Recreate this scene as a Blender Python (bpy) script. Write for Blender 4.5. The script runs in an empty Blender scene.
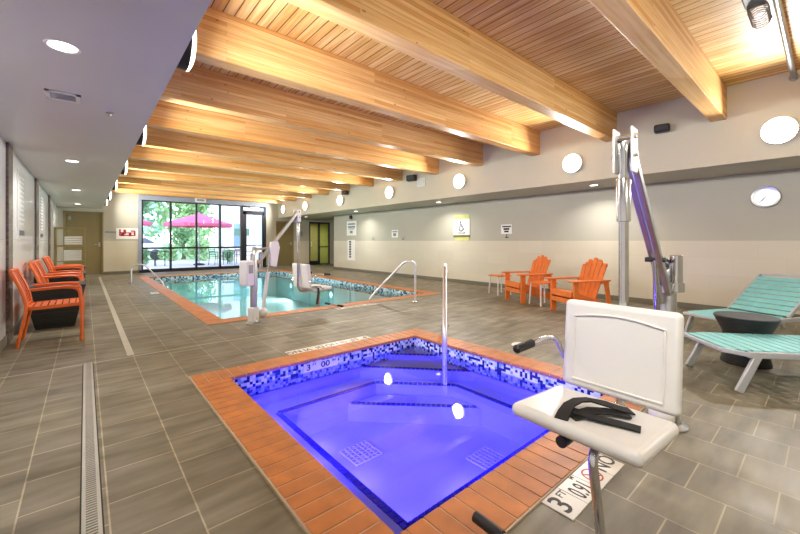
import bpy, bmesh, math, random
from mathutils import Vector, Matrix
S = bpy.context.scene
COL = S.collection
R = math.radians
rnd = random.Random(7)

# ---------------------------------------------------------------- camera, world, exposure
cd = bpy.data.cameras.new('camera'); cam = bpy.data.objects.new('camera', cd); COL.objects.link(cam)
cam.location = (0, 0, 1.2)
cam.rotation_euler = (R(90), 0, R(-40.56))
cd.sensor_width = 36; cd.lens = 368.0 / 800 * 36
cd.shift_y = -26 / 800
cd.clip_start = 0.02; cd.clip_end = 200
S.camera = cam
W = bpy.data.worlds.new('sky'); S.world = W; W.use_nodes = True
wn = W.node_tree.nodes; wl = W.node_tree.links
sky = wn.new('ShaderNodeTexSky'); sky.sky_type = 'NISHITA'; sky.sun_disc = False
sky.sun_elevation = R(50); sky.sun_rotation = R(200)
wn['Background'].inputs['Strength'].default_value = 0.8
wl.new(sky.outputs[0], wn['Background'].inputs['Color'])
SCONCE_W, DOWN_W, SPA_W, POOL_W = 42.0, 14.0, 9.5, 32.0
vs = S.view_settings
vs.view_transform = 'Standard'; vs.look = 'None'; vs.gamma = 1.0; vs.use_curve_mapping = False
vs.exposure = 0.42
S.cycles.max_bounces = 10; S.cycles.diffuse_bounces = 5; S.cycles.transparent_max_bounces = 16
S.cycles.sample_clamp_indirect = 6.0
S.cycles.caustics_reflective = False; S.cycles.caustics_refractive = False

# ---------------------------------------------------------------- materials
def lin(h):
    v = [int(h[i:i+2], 16) / 255 for i in (0, 2, 4)]
    return tuple(((x / 12.92) if x <= .04045 else ((x + .055) / 1.055) ** 2.4) for x in v) + (1,)

class N:
    def __init__(s, name):
        s.m = bpy.data.materials.new(name); s.m.use_nodes = True
        s.t = s.m.node_tree; s.b = s.t.nodes['Principled BSDF']; s.o = s.t.nodes['Material Output']
    def n(s, k, **kw):
        x = s.t.nodes.new(k)
        for a, v in kw.items():
            if a.startswith('i_'): x.inputs[a[2:].replace('_', ' ')].default_value = v
            else: setattr(x, a, v)
        return x
    def l(s, a, b): s.t.links.new(a, b)
    def co(s): return s.n('ShaderNodeTexCoord').outputs['Object']
    def math(s, op, a, b=None):
        x = s.n('ShaderNodeMath', operation=op)
        for i, v in enumerate((a, b)):
            if v is None: continue
            if isinstance(v, (int, float)): x.inputs[i].default_value = v
            else: s.l(v, x.inputs[i])
        return x.outputs[0]
    def ramp(s, f, stops):
        x = s.n('ShaderNodeValToRGB'); e = x.color_ramp.elements
        while len(e) < len(stops): e.new(.5)
        for q, (p, c) in zip(e, stops): q.position = p; q.color = c
        s.l(f, x.inputs[0]); return x.outputs[0]
    def mix(s, f, a, b, mode='MIX'):
        x = s.n('ShaderNodeMix', data_type='RGBA', blend_type=mode)
        for i, v in ((0, f), (6, a), (7, b)):
            if isinstance(v, (int, float, tuple)): x.inputs[i].default_value = v
            else: s.l(v, x.inputs[i])
        return x.outputs[2]
    def noise(s, scale, vec=None, stretch=None, detail=3):
        x = s.n('ShaderNodeTexNoise'); x.inputs['Scale'].default_value = scale; x.inputs['Detail'].default_value = detail
        v = vec or s.co()
        if stretch:
            m = s.n('ShaderNodeVectorMath', operation='MULTIPLY'); m.inputs[1].default_value = stretch; s.l(v, m.inputs[0]); v = m.outputs[0]
        s.l(v, x.inputs['Vector']); return x.outputs[0]
    def bump(s, h, d=.3, dist=.01):
        x = s.n('ShaderNodeBump'); x.inputs['Strength'].default_value = d; x.inputs['Distance'].default_value = dist
        s.l(h, x.inputs['Height']); s.l(x.outputs[0], s.b.inputs['Normal'])
    def done(s, rough=.5, metal=0.):
        s.b.inputs['Roughness'].default_value = rough; s.b.inputs['Metallic'].default_value = metal
        return s.m

def plain(name, hexc, rough=.5, metal=0., var=.06, scale=6):
    m = N(name); c = lin(hexc)
    d = tuple(x * (1 - var) for x in c[:3]) + (1,); e = tuple(min(1, x * (1 + var)) for x in c[:3]) + (1,)
    m.l(m.ramp(m.noise(scale), [(.3, d), (.7, e)]), m.b.inputs['Base Color'])
    return m.done(rough, metal)

def emis(name, hexc, strength):
    m = N(name); m.b.inputs['Base Color'].default_value = lin(hexc)
    m.b.inputs['Emission Color'].default_value = lin(hexc); m.b.inputs['Emission Strength'].default_value = strength
    return m.done(.4)

def brick_mat(name, axes, bw, rh, mortar, c1, c2, cm, rough, off=.5, shift=(0, 0), grain=None, gcol=None, gamt=.5, bump=.2, freq=2):
    m = N(name); co = m.co()
    sp = m.n('ShaderNodeSeparateXYZ'); m.l(co, sp.inputs[0]); cb = m.n('ShaderNodeCombineXYZ')
    for i, a in enumerate(axes):
        m.l(m.math('ADD', sp.outputs['XYZ'.index(a)], shift[i]), cb.inputs[i])
    b = m.n('ShaderNodeTexBrick', offset=off, offset_frequency=freq)
    b.inputs['Color1'].default_value = lin(c1); b.inputs['Color2'].default_value = lin(c2); b.inputs['Mortar'].default_value = lin(cm)
    b.inputs['Scale'].default_value = 1; b.inputs['Brick Width'].default_value = bw; b.inputs['Row Height'].default_value = rh
    b.inputs['Mortar Size'].default_value = mortar; b.inputs['Mortar Smooth'].default_value = .2
    m.l(cb.outputs[0], b.inputs['Vector']); out = b.outputs[0]
    if grain:
        g = m.ramp(m.noise(1, co, grain, 4), [(.35, lin(gcol)), (.65, (1, 1, 1, 1))])
        out = m.mix(gamt, out, g, 'MULTIPLY')
    m.l(out, m.b.inputs['Base Color'])
    if bump:
        x = m.n('ShaderNodeMath', operation='SUBTRACT'); x.inputs[0].default_value = 1; m.l(b.outputs['Fac'], x.inputs[1]); m.bump(x.outputs[0], bump, .004)
    return m.done(rough)

M = {}
def floor_mat():
    m = N('floor_tile'); co = m.co(); sp = m.n('ShaderNodeSeparateXYZ'); m.l(co, sp.inputs[0]); cb = m.n('ShaderNodeCombineXYZ')
    m.l(m.math('ADD', sp.outputs[1], 10 - .55 + .0025), cb.inputs[0]); m.l(m.math('ADD', sp.outputs[0], 12.2 - 2.215), cb.inputs[1])
    b = m.n('ShaderNodeTexBrick', offset=.5, offset_frequency=2)
    for k, v in (('Color1', lin('959080')), ('Color2', lin('837e6f')), ('Mortar', lin('c4bca8'))): b.inputs[k].default_value = v
    for k, v in (('Scale', 1), ('Brick Width', .305), ('Row Height', .305), ('Mortar Size', .004), ('Mortar Smooth', .3)): b.inputs[k].default_value = v
    m.l(cb.outputs[0], b.inputs['Vector'])
    g = m.ramp(m.noise(1, co, (2.2, 9, 1), 6), [(.3, lin('a39a84')), (.5, lin('dcd6ca')), (.72, (1, 1, 1, 1))])
    g2 = m.ramp(m.noise(1, co, (1.1, 1.6, 1), 3), [(.3, lin('cbc4ae')), (.7, (1, 1, 1, 1))])
    c = m.mix(.85, b.outputs[0], g, 'MULTIPLY'); c = m.mix(.7, c, g2, 'MULTIPLY')
    # the pale movement joint across the deck between the two pools
    d = m.math('ABSOLUTE', m.math('SUBTRACT', sp.outputs[1], 4.72)); j = m.math('LESS_THAN', d, .008)
    c = m.mix(j, c, lin('b9b2a0'))
    m.l(c, m.b.inputs['Base Color'])
    r = m.ramp(m.noise(5, co), [(.3, (.42, .42, .42, 1)), (.7, (.55, .55, .55, 1))]); m.l(r, m.b.inputs['Roughness'])
    x = m.math('SUBTRACT', 1, b.outputs['Fac']); m.bump(x, .25, .003)
    m.b.inputs['Metallic'].default_value = 0
    return m.m
M['floor'] = floor_mat()
M['deck'] = brick_mat('wood_deck', 'YX', 5.3, .105, .006, 'f0d89e', 'dab674', '6e4d22', .48, .37, (20, 20), (26, 1.6, 1), 'dcb87c', .8, .5, 3)
def glulam():
    m = N('glulam'); co = m.co(); sp = m.n('ShaderNodeSeparateXYZ'); m.l(co, sp.inputs[0]); cb = m.n('ShaderNodeCombineXYZ')
    m.l(m.math('ADD', sp.outputs[0], m.math('MULTIPLY', sp.outputs[1], 1.37)), cb.inputs[0]); m.l(m.math('ADD', sp.outputs[2], 3.0), cb.inputs[1])
    b = m.n('ShaderNodeTexBrick', offset=.43, offset_frequency=2)
    for k, v in (('Color1', lin('edcd94')), ('Color2', lin('d2a05c')), ('Mortar', lin('b07f40'))): b.inputs[k].default_value = v
    for k, v in (('Scale', 1), ('Brick Width', 3.1), ('Row Height', .042), ('Mortar Size', .0012), ('Mortar Smooth', .5)): b.inputs[k].default_value = v
    m.l(cb.outputs[0], b.inputs['Vector'])
    g = m.ramp(m.noise(1, co, (1.6, 30, 60), 5), [(.3, lin('dfbf8e')), (.65, (1, 1, 1, 1))])
    c = m.mix(.75, b.outputs[0], g, 'MULTIPLY')
    v = m.n('ShaderNodeTexVoronoi'); v.inputs['Scale'].default_value = 7; mm = m.n('ShaderNodeVectorMath', operation='MULTIPLY'); mm.inputs[1].default_value = (.6, 1.3, 0); m.l(cb.outputs[0], mm.inputs[0]); m.l(mm.outputs[0], v.inputs['Vector'])
    sc = m.n('ShaderNodeSeparateColor'); m.l(v.outputs['Color'], sc.inputs[0])
    k = m.math('MULTIPLY', m.math('LESS_THAN', v.outputs[0], .085), m.math('GREATER_THAN', sc.outputs[0], .5)); c = m.mix(m.math('MULTIPLY', k, .62), c, lin('6b3d17'))
    m.l(c, m.b.inputs['Base Color']); return m.done(.42)
M['glulam'] = glulam()
M['wall'] = plain('upper_wall_paint', 'b3b0a0', .55, 0, .02, 2)
M['fascia'] = plain('fascia_paint', 'bdb9a6', .5, 0, .02, 2)
M['soffit'] = plain('soffit_paint', 'c8c8bf', .38, 0, .02, 1.2)
M['walltile'] = brick_mat('cream_wall_tile', 'YZ', .61, .305, .0015, 'cdc7b5', 'c9c2af', 'beb7a5', .32, .5, (20, 0), bump=.05)
M['endtile'] = brick_mat('cream_end_wall_tile', 'XZ', .61, .305, .0015, 'cbc5af', 'c8c1aa', 'bbb39c', .32, .5, (20, 0), bump=.05)
M['base'] = plain('baseboard_tile', '6f6a5b', .4, 0, .08, 4)
M['glosspanel'] = brick_mat('glossy_white_panel', 'YZ', 1.2, .61, .002, 'e9eae8', 'e3e5e4', 'c4c5c2', .1, 0, (20, 0), bump=.05)
M['brownpost'] = brick_mat('brown_mosaic', 'YZ', .05, .025, .002, '594a42', '75665c', '4b4039', .25, .5, (20, 0), bump=.1)
M['coping'] = plain('terracotta_coping', 'b56d30', .45, 0, .2, 7)
M['grout'] = plain('grout', 'b9a58c', .7)
M['white'] = plain('white_plastic', 'dad9d5', .38, 0, .015, 3)
M['whitepaint'] = plain('white_paint', 'deddd8', .4, 0, .02)
M['chrome'] = plain('stainless_steel', 'cfd0d2', .16, 1., .03)
M['satin'] = plain('satin_steel', 'e2e3e6', .42, 1., .02)
M['steel'] = plain('brushed_steel', 'b9bbbd', .32, 1., .05)
M['greymetal'] = plain('silver_painted_metal', 'b7bbbf', .35, .3, .03)
M['black'] = plain('black_rubber', '17171a', .5, 0, .2)
M['webbing'] = plain('black_webbing', '131316', .6, 0, .3, 60)
M['darkbox'] = plain('black_housing', '1f2023', .45, 0, .1)
M['orange'] = plain('orange_metal', 'd8661f', .4, 0, .06)
M['orangewood'] = plain('orange_poly_lumber', 'e27a33', .45, 0, .08, 12)
M['wicker'] = brick_mat('black_wicker', 'XZ', .03, .012, .002, '2a2a2b', '1d1d1f', '0c0c0d', .5, .5, (20, 20), bump=.6)
M['trough'] = brick_mat('charcoal_weave', 'YZ', .02, .02, .0015, '2d302f', '262928', '191b1b', .5, .5, (20, 20), bump=.4)
M['turq'] = plain('turquoise_strap', '80c6c8', .45, 0, .07, 10)
M['olive'] = plain('olive_door', '7d7048', .4, 0, .04, 3)
M['oliveframe'] = plain('olive_frame', '857a57', .4)
M['bronze'] = plain('dark_window_frame', '23272f', .35, .2)
M['greyheader'] = plain('grey_header', '8b94a1', .4)
M['towel'] = plain('white_towel', 'e9e8e4', .9, 0, .04, 40)
M['rackwood'] = plain('rack_wood', '8b7c4e', .5)
M['signwhite'] = plain('white_sign', 'ecebe6', .4, 0, .01)
M['signgrey'] = plain('grey_sign', '8f948f', .4)
M['dial'] = plain('clock_dial', 'b9bcc6', .4, 0, .02)
M['boardwhite'] = plain('glossy_board', 'dfe0de', .12, 0, .01)
M['paleink'] = plain('pale_grey_ink', 'a9adb0', .4)
M['ink'] = plain('black_ink', '1c1c1e', .5)
M['inkgrey'] = plain('grey_ink', '85898c', .5)
M['inkblue'] = plain('blue_ink', '34486e', .5)
M['inkred'] = plain('red_ink', 'b01b36', .5)
M['ring'] = plain('red_ring', 'c0472e', .5)
M['tile'] = plain('white_marker_tile', 'dcd8cc', .3, 0, .03)
M['yellowstrip'] = plain('lime_strip', 'c8cf7e', .5)
M['brownstrip'] = plain('brown_strip', '6f6236', .5)
M['stripcover'] = plain('pale_joint_cover', 'b6b1a3', .4)
M['drainw'] = plain('drain_plastic', 'aaa79c', .5)
M['dark'] = plain('dark_gap', '23221f', .8)
M['pipe'] = plain('grey_conduit', '8d8f90', .35, .7)
M['plaster'] = plain('spa_plaster', 'c3c5dc', .5, 0, .04, 3)
M['poolplaster'] = plain('pool_plaster', 'b9e2e4', .5, 0, .05, 2)
M['ledgeplaster'] = plain('pool_ledge', 'd4e6e4', .5, 0, .04, 2)
M['bluetile'] = plain('cobalt_tile', '1c2388', .2, 0, .25, 30)
def mosaic(name, stops, size=.026, axis='XY'):
    m = N(name); co = m.co(); mu = m.n('ShaderNodeVectorMath', operation='SCALE'); mu.inputs['Scale'].default_value = 1 / size; m.l(co, mu.inputs[0])
    ad = m.n('ShaderNodeVectorMath', operation='ADD'); ad.inputs[1].default_value = (.37, .37, .013); m.l(mu.outputs[0], ad.inputs[0])
    fl = m.n('ShaderNodeVectorMath', operation='FLOOR'); m.l(ad.outputs[0], fl.inputs[0])
    w = m.n('ShaderNodeTexWhiteNoise', noise_dimensions='3D'); m.l(fl.outputs[0], w.inputs['Vector'])
    c = m.ramp(w.outputs['Value'], stops); c.node.color_ramp.interpolation = 'CONSTANT'
    m.l(c, m.b.inputs['Base Color']); return m.done(.15)
M['spamosaic'] = mosaic('spa_waterline_mosaic', [(0, lin('1a2464')), (.33, lin('e4e8ee')), (.62, lin('7f9cc4')), (.78, lin('c7d6e6'))])
M['poolmosaic'] = mosaic('pool_waterline_mosaic', [(0, lin('3b5f7e')), (.3, lin('cfdadd')), (.55, lin('7fa2b2')), (.75, lin('a9bcc0'))], .05)

def water(name, tint, bumpscale, strength):
    m = N(name); nt = m.t; nt.nodes.remove(m.b)
    tr = m.n('ShaderNodeBsdfTransparent'); tr.inputs[0].default_value = lin(tint)
    gl = m.n('ShaderNodeBsdfGlossy'); gl.inputs['Roughness'].default_value = .015
    fr = m.n('ShaderNodeFresnel'); fr.inputs['IOR'].default_value = 1.33
    mx = m.n('ShaderNodeMixShader'); bp = m.n('ShaderNodeBump'); bp.inputs['Strength'].default_value = strength; bp.inputs['Distance'].default_value = .02
    m.l(m.noise(bumpscale, None, None, 2), bp.inputs['Height'])
    m.l(bp.outputs[0], gl.inputs['Normal']); m.l(bp.outputs[0], fr.inputs['Normal'])
    m.l(fr.outputs[0], mx.inputs[0]); m.l(tr.outputs[0], mx.inputs[1]); m.l(gl.outputs[0], mx.inputs[2]); m.l(mx.outputs[0], m.o.inputs['Surface'])
    return m.m
M['spawater'] = water('spa_water', 'c4c1fb', 3.0, .03)  # blue-violet tint carries part of the spa lamps' light colour
M['poolwater'] = water('pool_water', 'dff4f5', 1.6, .03)
def glass(name, tint):
    m = N(name); m.t.nodes.remove(m.b)
    tr = m.n('ShaderNodeBsdfTransparent'); tr.inputs[0].default_value = lin(tint)
    gl = m.n('ShaderNodeBsdfGlossy'); gl.inputs['Roughness'].default_value = .01
    fr = m.n('ShaderNodeFresnel'); fr.inputs['IOR'].default_value = 1.45; mx = m.n('ShaderNodeMixShader')
    m.l(fr.outputs[0], mx.inputs[0]); m.l(tr.outputs[0], mx.inputs[1]); m.l(gl.outputs[0], mx.inputs[2]); m.l(mx.outputs[0], m.o.inputs['Surface'])
    return m.m
M['glass'] = glass('window_glass', 'f2f7f8')
M['greenglass'] = glass('greenish_glass', 'e6ebcf')
M['paleglass'] = glass('pale_glass', 'dedccb')
M['lens'] = emis('sconce_lens', 'fff8ec', 4.0)
M['downlens'] = emis('downlight_lens', 'fff6e6', 6.0)
M['bluelens'] = emis('spa_lamp_lens', '3020ff', 4.0)
M['poollens'] = emis('pool_lamp_lens', 'd8f4ff', 2.0)
M['exitred'] = emis('exit_letters', 'ff2a3c', 1.6)
# outdoors
M['paving'] = plain('patio_paving', 'e6e2dc', .7, 0, .06, 1.5)
M['grass'] = plain('lawn', 'b5cc96', .8, 0, .2, 3)
M['leafA'] = plain('leaf_mid_green', '9dc283', .6, 0, .3, 2)
M['leafB'] = plain('leaf_dark_green', '7faa74', .6, 0, .3, 2)
M['leafC'] = plain('leaf_blue_green', 'a3c6a8', .6, 0, .3, 2)
M['bark'] = plain('bark', '6b5846', .8, 0, .2, 8)
M['pink'] = plain('red_canopy', 'e8668c', .7, 0, .05, 3)
M['stucco'] = plain('pale_pink_stucco', 'e9d8d2', .8, 0, .03, 2)
M['bluepanel'] = plain('pale_blue_cladding', 'c3d2ea', .6, 0, .03, 2)
M['winblue'] = plain('far_window', '8fa6c2', .1, 0, .1, 2)
M['carwhite'] = plain('car_paint', 'e4e6ea', .2, 0, .02)
M['carglass'] = plain('car_glass', '5a6172', .08, 0, .05)
M['tyre'] = plain('tyre', '242428', .7)
M['greensign'] = plain('green_plaque', '5f7d68', .5)
M['corridor'] = plain('corridor_wall', 'c9c98e', .6, 0, .04)

# ---------------------------------------------------------------- mesh helpers
class MB:
    def __init__(s): s.v = []; s.f = []
    def add(s, vs, fs):
        k = len(s.v); s.v += [tuple(v) for v in vs]; s.f += [tuple(i + k for i in f) for f in fs]; return s
    def box(s, x0, x1, y0, y1, z0, z1):
        return s.add([(x0,y0,z0),(x1,y0,z0),(x1,y1,z0),(x0,y1,z0),(x0,y0,z1),(x1,y0,z1),(x1,y1,z1),(x0,y1,z1)],
                     [(0,3,2,1),(4,5,6,7),(0,1,5,4),(1,2,6,5),(2,3,7,6),(3,0,4,7)])
    def obox(s, c, size, mat=None):
        mat = mat or Matrix(); c = Vector(c); h = [q / 2 for q in size]
        vs = [c + mat @ Vector((a*h[0], b*h[1], d*h[2])) for d in (-1,1) for a, b in ((-1,-1),(1,-1),(1,1),(-1,1))]
        return s.add(vs, [(0,3,2,1),(4,5,6,7),(0,1,5,4),(1,2,6,5),(2,3,7,6),(3,0,4,7)])
    def bar(s, p0, p1, w, t, up=(0,0,1)):           # w across, t along up
        p0, p1 = Vector(p0), Vector(p1); d = (p1 - p0).normalized(); up = Vector(up)
        sd = d.cross(up).normalized(); u = sd.cross(d).normalized()
        vs = [p + sd*a*w/2 + u*b*t/2 for p in (p0, p1) for a, b in ((-1,-1),(1,-1),(1,1),(-1,1))]
        return s.add(vs, [(0,1,2,3),(7,6,5,4),(0,4,5,1),(1,5,6,2),(2,6,7,3),(3,7,4,0)])
    def tube(s, path, r, seg=12, cap=True, flat=None):
        P = [Vector(p) for p in path]; n = len(P); rr = r if isinstance(r, (list, tuple)) else [r]*n
        T = []
        for i in range(n):
            a = P[min(i+1, n-1)] - P[max(i-1, 0)]; T.append(a.normalized())
        u = T[0].orthogonal().normalized()
        if flat: u = Vector(flat[0]); u = (u - T[0]*u.dot(T[0])).normalized()
        k = len(s.v); ids = []
        for i in range(n):
            u = (u - T[i]*u.dot(T[i])).normalized(); w = T[i].cross(u); sc = flat[1] if flat else 1.
            ring = []
            for j in range(seg):
                q = 2*math.pi*j/seg
                s.v.append(tuple(P[i] + u*math.cos(q)*rr[i] + w*math.sin(q)*rr[i]*sc)); ring.append(len(s.v)-1)
            ids.append(ring)
        for i in range(n-1):
            for j in range(seg):
                j2 = (j+1) % seg; s.f.append((ids[i][j], ids[i][j2], ids[i+1][j2], ids[i+1][j]))
        if cap: s.f.append(tuple(reversed(ids[0]))); s.f.append(tuple(ids[-1]))
        return s
    def cyl(s, p0, p1, r, r2=None, seg=20): return s.tube([p0, p1], [r, r if r2 is None else r2], seg)
    def lathe(s, prof, c=(0,0,0), seg=24, ax='Z'):
        k = len(s.v); n = len(prof)
        for r, z in prof:
            for j in range(seg):
                q = 2*math.pi*j/seg; a, b = r*math.cos(q), r*math.sin(q)
                p = (a, b, z) if ax == 'Z' else ((z, a, b) if ax == 'X' else (b, z, a))
                s.v.append((c[0]+p[0], c[1]+p[1], c[2]+p[2]))
        for i in range(n-1):
            for j in range(seg):
                j2 = (j+1) % seg; s.f.append((k+i*seg+j, k+i*seg+j2, k+(i+1)*seg+j2, k+(i+1)*seg+j))
        if prof[0][0] > 0: s.f.append(tuple(k+j for j in reversed(range(seg))))
        if prof[-1][0] > 0: s.f.append(tuple(k+(n-1)*seg+j for j in range(seg)))
        return s
    def prism(s, poly, z0, z1, f=lambda x, y, z: (x, y, z)):
        n = len(poly); vs = [f(x, y, z0) for x, y in poly] + [f(x, y, z1) for x, y in poly]
        return s.add(vs, [tuple(reversed(range(n))), tuple(range(n, 2*n))] + [(i, (i+1) % n, n+(i+1) % n, n+i) for i in range(n)])
    def ribbon(s, pts, wdir, w, t):
        P = [Vector(p) for p in pts]; n = len(P); k = len(s.v)
        for i, p in enumerate(P):
            d = (P[min(i+1, n-1)] - P[max(i-1, 0)]).normalized(); a = Vector(wdir[i] if isinstance(wdir, list) else wdir); a = (a - d*a.dot(d)).normalized(); q = d.cross(a)
            for u, v in ((-1,-1),(1,-1),(1,1),(-1,1)): s.v.append(tuple(p + a*u*w/2 + q*v*t/2))
        for i in range(n-1):
            for j in range(4): s.f.append((k+i*4+j, k+i*4+(j+1) % 4, k+i*4+4+(j+1) % 4, k+i*4+4+j))
        s.f.append((k+3, k+2, k+1, k)); e = k+(n-1)*4; s.f.append((e, e+1, e+2, e+3)); return s
    def ball(s, c, r, seg=16, rings=10):
        rx, ry, rz = r if isinstance(r, (tuple, list)) else (r, r, r); k = len(s.v)
        prof = [(math.sin(math.pi*i/rings), -math.cos(math.pi*i/rings)) for i in range(rings+1)]
        m = MB().lathe([(max(a, 1e-4), b) for a, b in prof], seg=seg)
        return s.add([(c[0]+x*rx, c[1]+y*ry, c[2]+z*rz) for x, y, z in m.v], m.f)
    def build(s, name, mat, parent=None, smooth=True, bevel=0, seg=2, loc=None, rot=None):
        me = bpy.data.meshes.new(name); me.from_pydata(s.v, [], s.f); me.validate()
        b = bmesh.new(); b.from_mesh(me); bmesh.ops.recalc_face_normals(b, faces=b.faces); b.to_mesh(me); b.free()
        if smooth:
            me.polygons.foreach_set('use_smooth', [True]*len(me.polygons)); me.set_sharp_from_angle(angle=R(35))
        o = bpy.data.objects.new(name, me); COL.objects.link(o); me.materials.append(mat)
        if parent: o.parent = parent
        if loc: o.location = loc
        if rot: o.rotation_euler = rot
        if bevel:
            m = o.modifiers.new('bevel', 'BEVEL'); m.width = bevel; m.segments = seg; m.limit_method = 'ANGLE'; m.angle_limit = R(40)
        return o

def tag(o, label, cat, group=None, kind=None):
    o['label'] = label; o['category'] = cat
    if group: o['group'] = group
    if kind: o['kind'] = kind
    return o
def struct(o): o['kind'] = 'structure'; return o
def thing(name, label, cat, loc=(0,0,0), rz=0, group=None):
    o = bpy.data.objects.new(name, None); COL.objects.link(o); o.location = loc; o.rotation_euler = (0, 0, rz); o.empty_display_size = .1
    return tag(o, label, cat, group)
def dup(root, loc, rz, label):
    r = root.copy(); COL.objects.link(r); r.location = loc; r.rotation_euler = (0, 0, rz); r['label'] = label
    for ch in list(root.children):
        c = ch.copy(); COL.objects.link(c); c.parent = r
        for g in list(ch.children):
            d = g.copy(); COL.objects.link(d); d.parent = c
    return r
def lamp(parent, loc, aim, size, watts, color, kind='DISK', spread=180):
    l = bpy.data.lights.new('lamp_light', 'AREA'); l.shape = kind; l.size = size; l.energy = watts; l.color = color; l.spread = R(spread)
    o = bpy.data.objects.new('lamp_light', l); COL.objects.link(o); o.parent = parent; o.location = loc
    o.rotation_euler = Vector(aim).to_track_quat('-Z', 'Y').to_euler(); return o
def text(body, size, mat, parent, loc, rot, name='lettering', extrude=.001, align='CENTER', sx=1.):
    cu = bpy.data.curves.new(name, 'FONT'); cu.body = body; cu.size = size; cu.extrude = extrude; cu.align_x = align; cu.align_y = 'CENTER'; cu.resolution_u = 3; cu.offset = size*.012
    t = bpy.data.objects.new(name, cu); COL.objects.link(t)
    dg = bpy.context.evaluated_depsgraph_get(); me = bpy.data.meshes.new_from_object(t.evaluated_get(dg)); me.name = name
    bpy.data.objects.remove(t); bpy.data.curves.remove(cu)
    for v in me.vertices: v.co.x *= sx
    me.materials.clear(); me.materials.append(mat)
    o = bpy.data.objects.new(name, me); COL.objects.link(o); o.parent = parent; o.location = loc; o.rotation_euler = rot; return o
def arc(c, r, a0, a1, n, f): return [f(c[0] + r*math.cos(R(a0+(a1-a0)*i/n)), c[1] + r*math.sin(R(a0+(a1-a0)*i/n))) for i in range(n+1)]
def rounded(pts, rad, n=5):                          # polyline with rounded corners
    P = [Vector(p) for p in pts]; out = [P[0]]
    for i in range(1, len(P)-1):
        a, b = P[i-1]-P[i], P[i+1]-P[i]; q = min(rad, a.length*.49, b.length*.49); p0 = P[i]+a.normalized()*q; p1 = P[i]+b.normalized()*q
        for k in range(n+1):
            t = k/n; out.append(p0*(1-t)**2 + P[i]*2*t*(1-t) + p1*t*t)
    out.append(P[-1]); return out

# ---------------------------------------------------------------- the room
XL, XR, Y0, Y1 = -.70, 8.15, -2.6, 16.9
XS, XF, ZS, ZR, ZC = .46, 6.92, 2.35, 2.29, 3.39
SPA = (.94, 3.18, 1.12, 3.42); POOL = (1.57, 5.95, 6.0, 14.65); XREC = 10.6; YREC = 13.9
def floor_mesh():
    k = .06; SPAh = (SPA[0]-k, SPA[1]+k, SPA[2]-k, SPA[3]+k); POOLh = (POOL[0]-k, POOL[1]+k, POOL[2]-k, POOL[3]+k)
    xs = sorted({XL-.2, SPAh[0], SPAh[1], POOLh[0], POOLh[1], XR, XREC}); ys = sorted({Y0, SPAh[2], SPAh[3], POOLh[2], POOLh[3], Y1+.3, YREC})
    m = MB()
    for a, b in zip(xs, xs[1:]):
        for c, d in zip(ys, ys[1:]):
            cx, cy = (a+b)/2, (c+d)/2
            if SPAh[0] < cx < SPAh[1] and SPAh[2] < cy < SPAh[3]: continue
            if POOLh[0] < cx < POOLh[1] and POOLh[2] < cy < POOLh[3]: continue
            m.add([(a,c,0),(b,c,0),(b,d,0),(a,d,0)], [(0,1,2,3)])
    return m
o = floor_mesh().build('floor', M['floor'], smooth=False); struct(o)
md = o.modifiers.new('thick', 'SOLIDIFY'); md.thickness = .12; md.offset = -1
struct(MB().box(XS-.15, XF+.1, Y0, Y1, ZC, ZC+.06).build('ceiling', M['deck'], smooth=False))
def lshape(poly, y0, y1): return MB().prism(poly, y0, y1, lambda x, z, y: (x, y, z))
struct(lshape([(XL-.1, ZS), (XS, ZS), (XS, ZC+.06), (XS-.12, ZC+.06), (XS-.12, ZS+.1), (XL-.1, ZS+.1)], Y0, Y1).build('ceiling_left', M['soffit'], smooth=False))
o = lshape([(XF, ZR), (XREC, ZR), (XREC, ZR+.1), (XF+.12, ZR+.1), (XF+.12, ZC+.06), (XF, ZC+.06)], Y0, Y1).build('ceiling_right', M['fascia'], smooth=False); struct(o)
ZT = 1.205
struct(MB().box(XR, XR+.15, Y0, YREC, ZT, ZR+.05).build('wall_right', M['wall'], smooth=False))
o = MB().box(XR-.006, XR+.15, Y0, YREC, 0, ZT).build('wall_right_tile', M['walltile'], smooth=False); o.name = 'wall_right_lower'; struct(o)
struct(MB().box(XR-.02, XR, Y0, YREC, 0, .1).build('baseboard_right', M['base'], bevel=.003))
struct(MB().box(XR+.15, XREC, YREC-.15, YREC, 0, ZR+.05).build('wall_recess', M['wall'], smooth=False))
struct(MB().box(XREC, XREC+.1, YREC-.15, Y1+.2, 0, ZR+.05).build('wall_recess_side', M['wall'], smooth=False))
struct(MB().box(XL-.1, XREC, Y0-.1, Y0, 0, ZC+.1).build('wall_back', M['wall'], smooth=False))
# end wall pieces round the openings
DL = (-.56, .50, 2.23); WN = (1.53, 5.27, 2.76); SD = (5.27, 6.34, 2.62); BD = (6.80, 7.68, 2.14); GD = (8.5, 9.66, 2.16)
e = MB()
for x0, x1, z0, z1 in ((XL-.1, DL[0], 0, 3.45), (DL[0], DL[1], DL[2], 3.45), (DL[1], WN[0], ZT, 3.45), (WN[0], SD[1], WN[2]+.17, 3.45), (SD[1], BD[0], 0, 3.45), (BD[0], BD[1], BD[2], 3.45), (BD[1], GD[0], ZT, 3.0), (GD[0], GD[1], GD[2], 3.0), (GD[1], XREC, 0, 3.0)):
    e.box(x0, x1, Y1, Y1+.18, z0, z1)
struct(e.build('wall_end', M['wall'], smooth=False))
e = MB()
for x0, x1 in ((DL[1], WN[0]), (BD[1], GD[0])): e.box(x0, x1, Y1-.006, Y1+.18, 0, ZT)
struct(e.build('wall_end_lower', M['endtile'], smooth=False))
e = MB()
for x0, x1 in ((DL[1], WN[0]), (BD[1], GD[0]), (SD[1], BD[0])): e.box(x0, x1, Y1-.025, Y1-.006, 0, .1)
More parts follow.
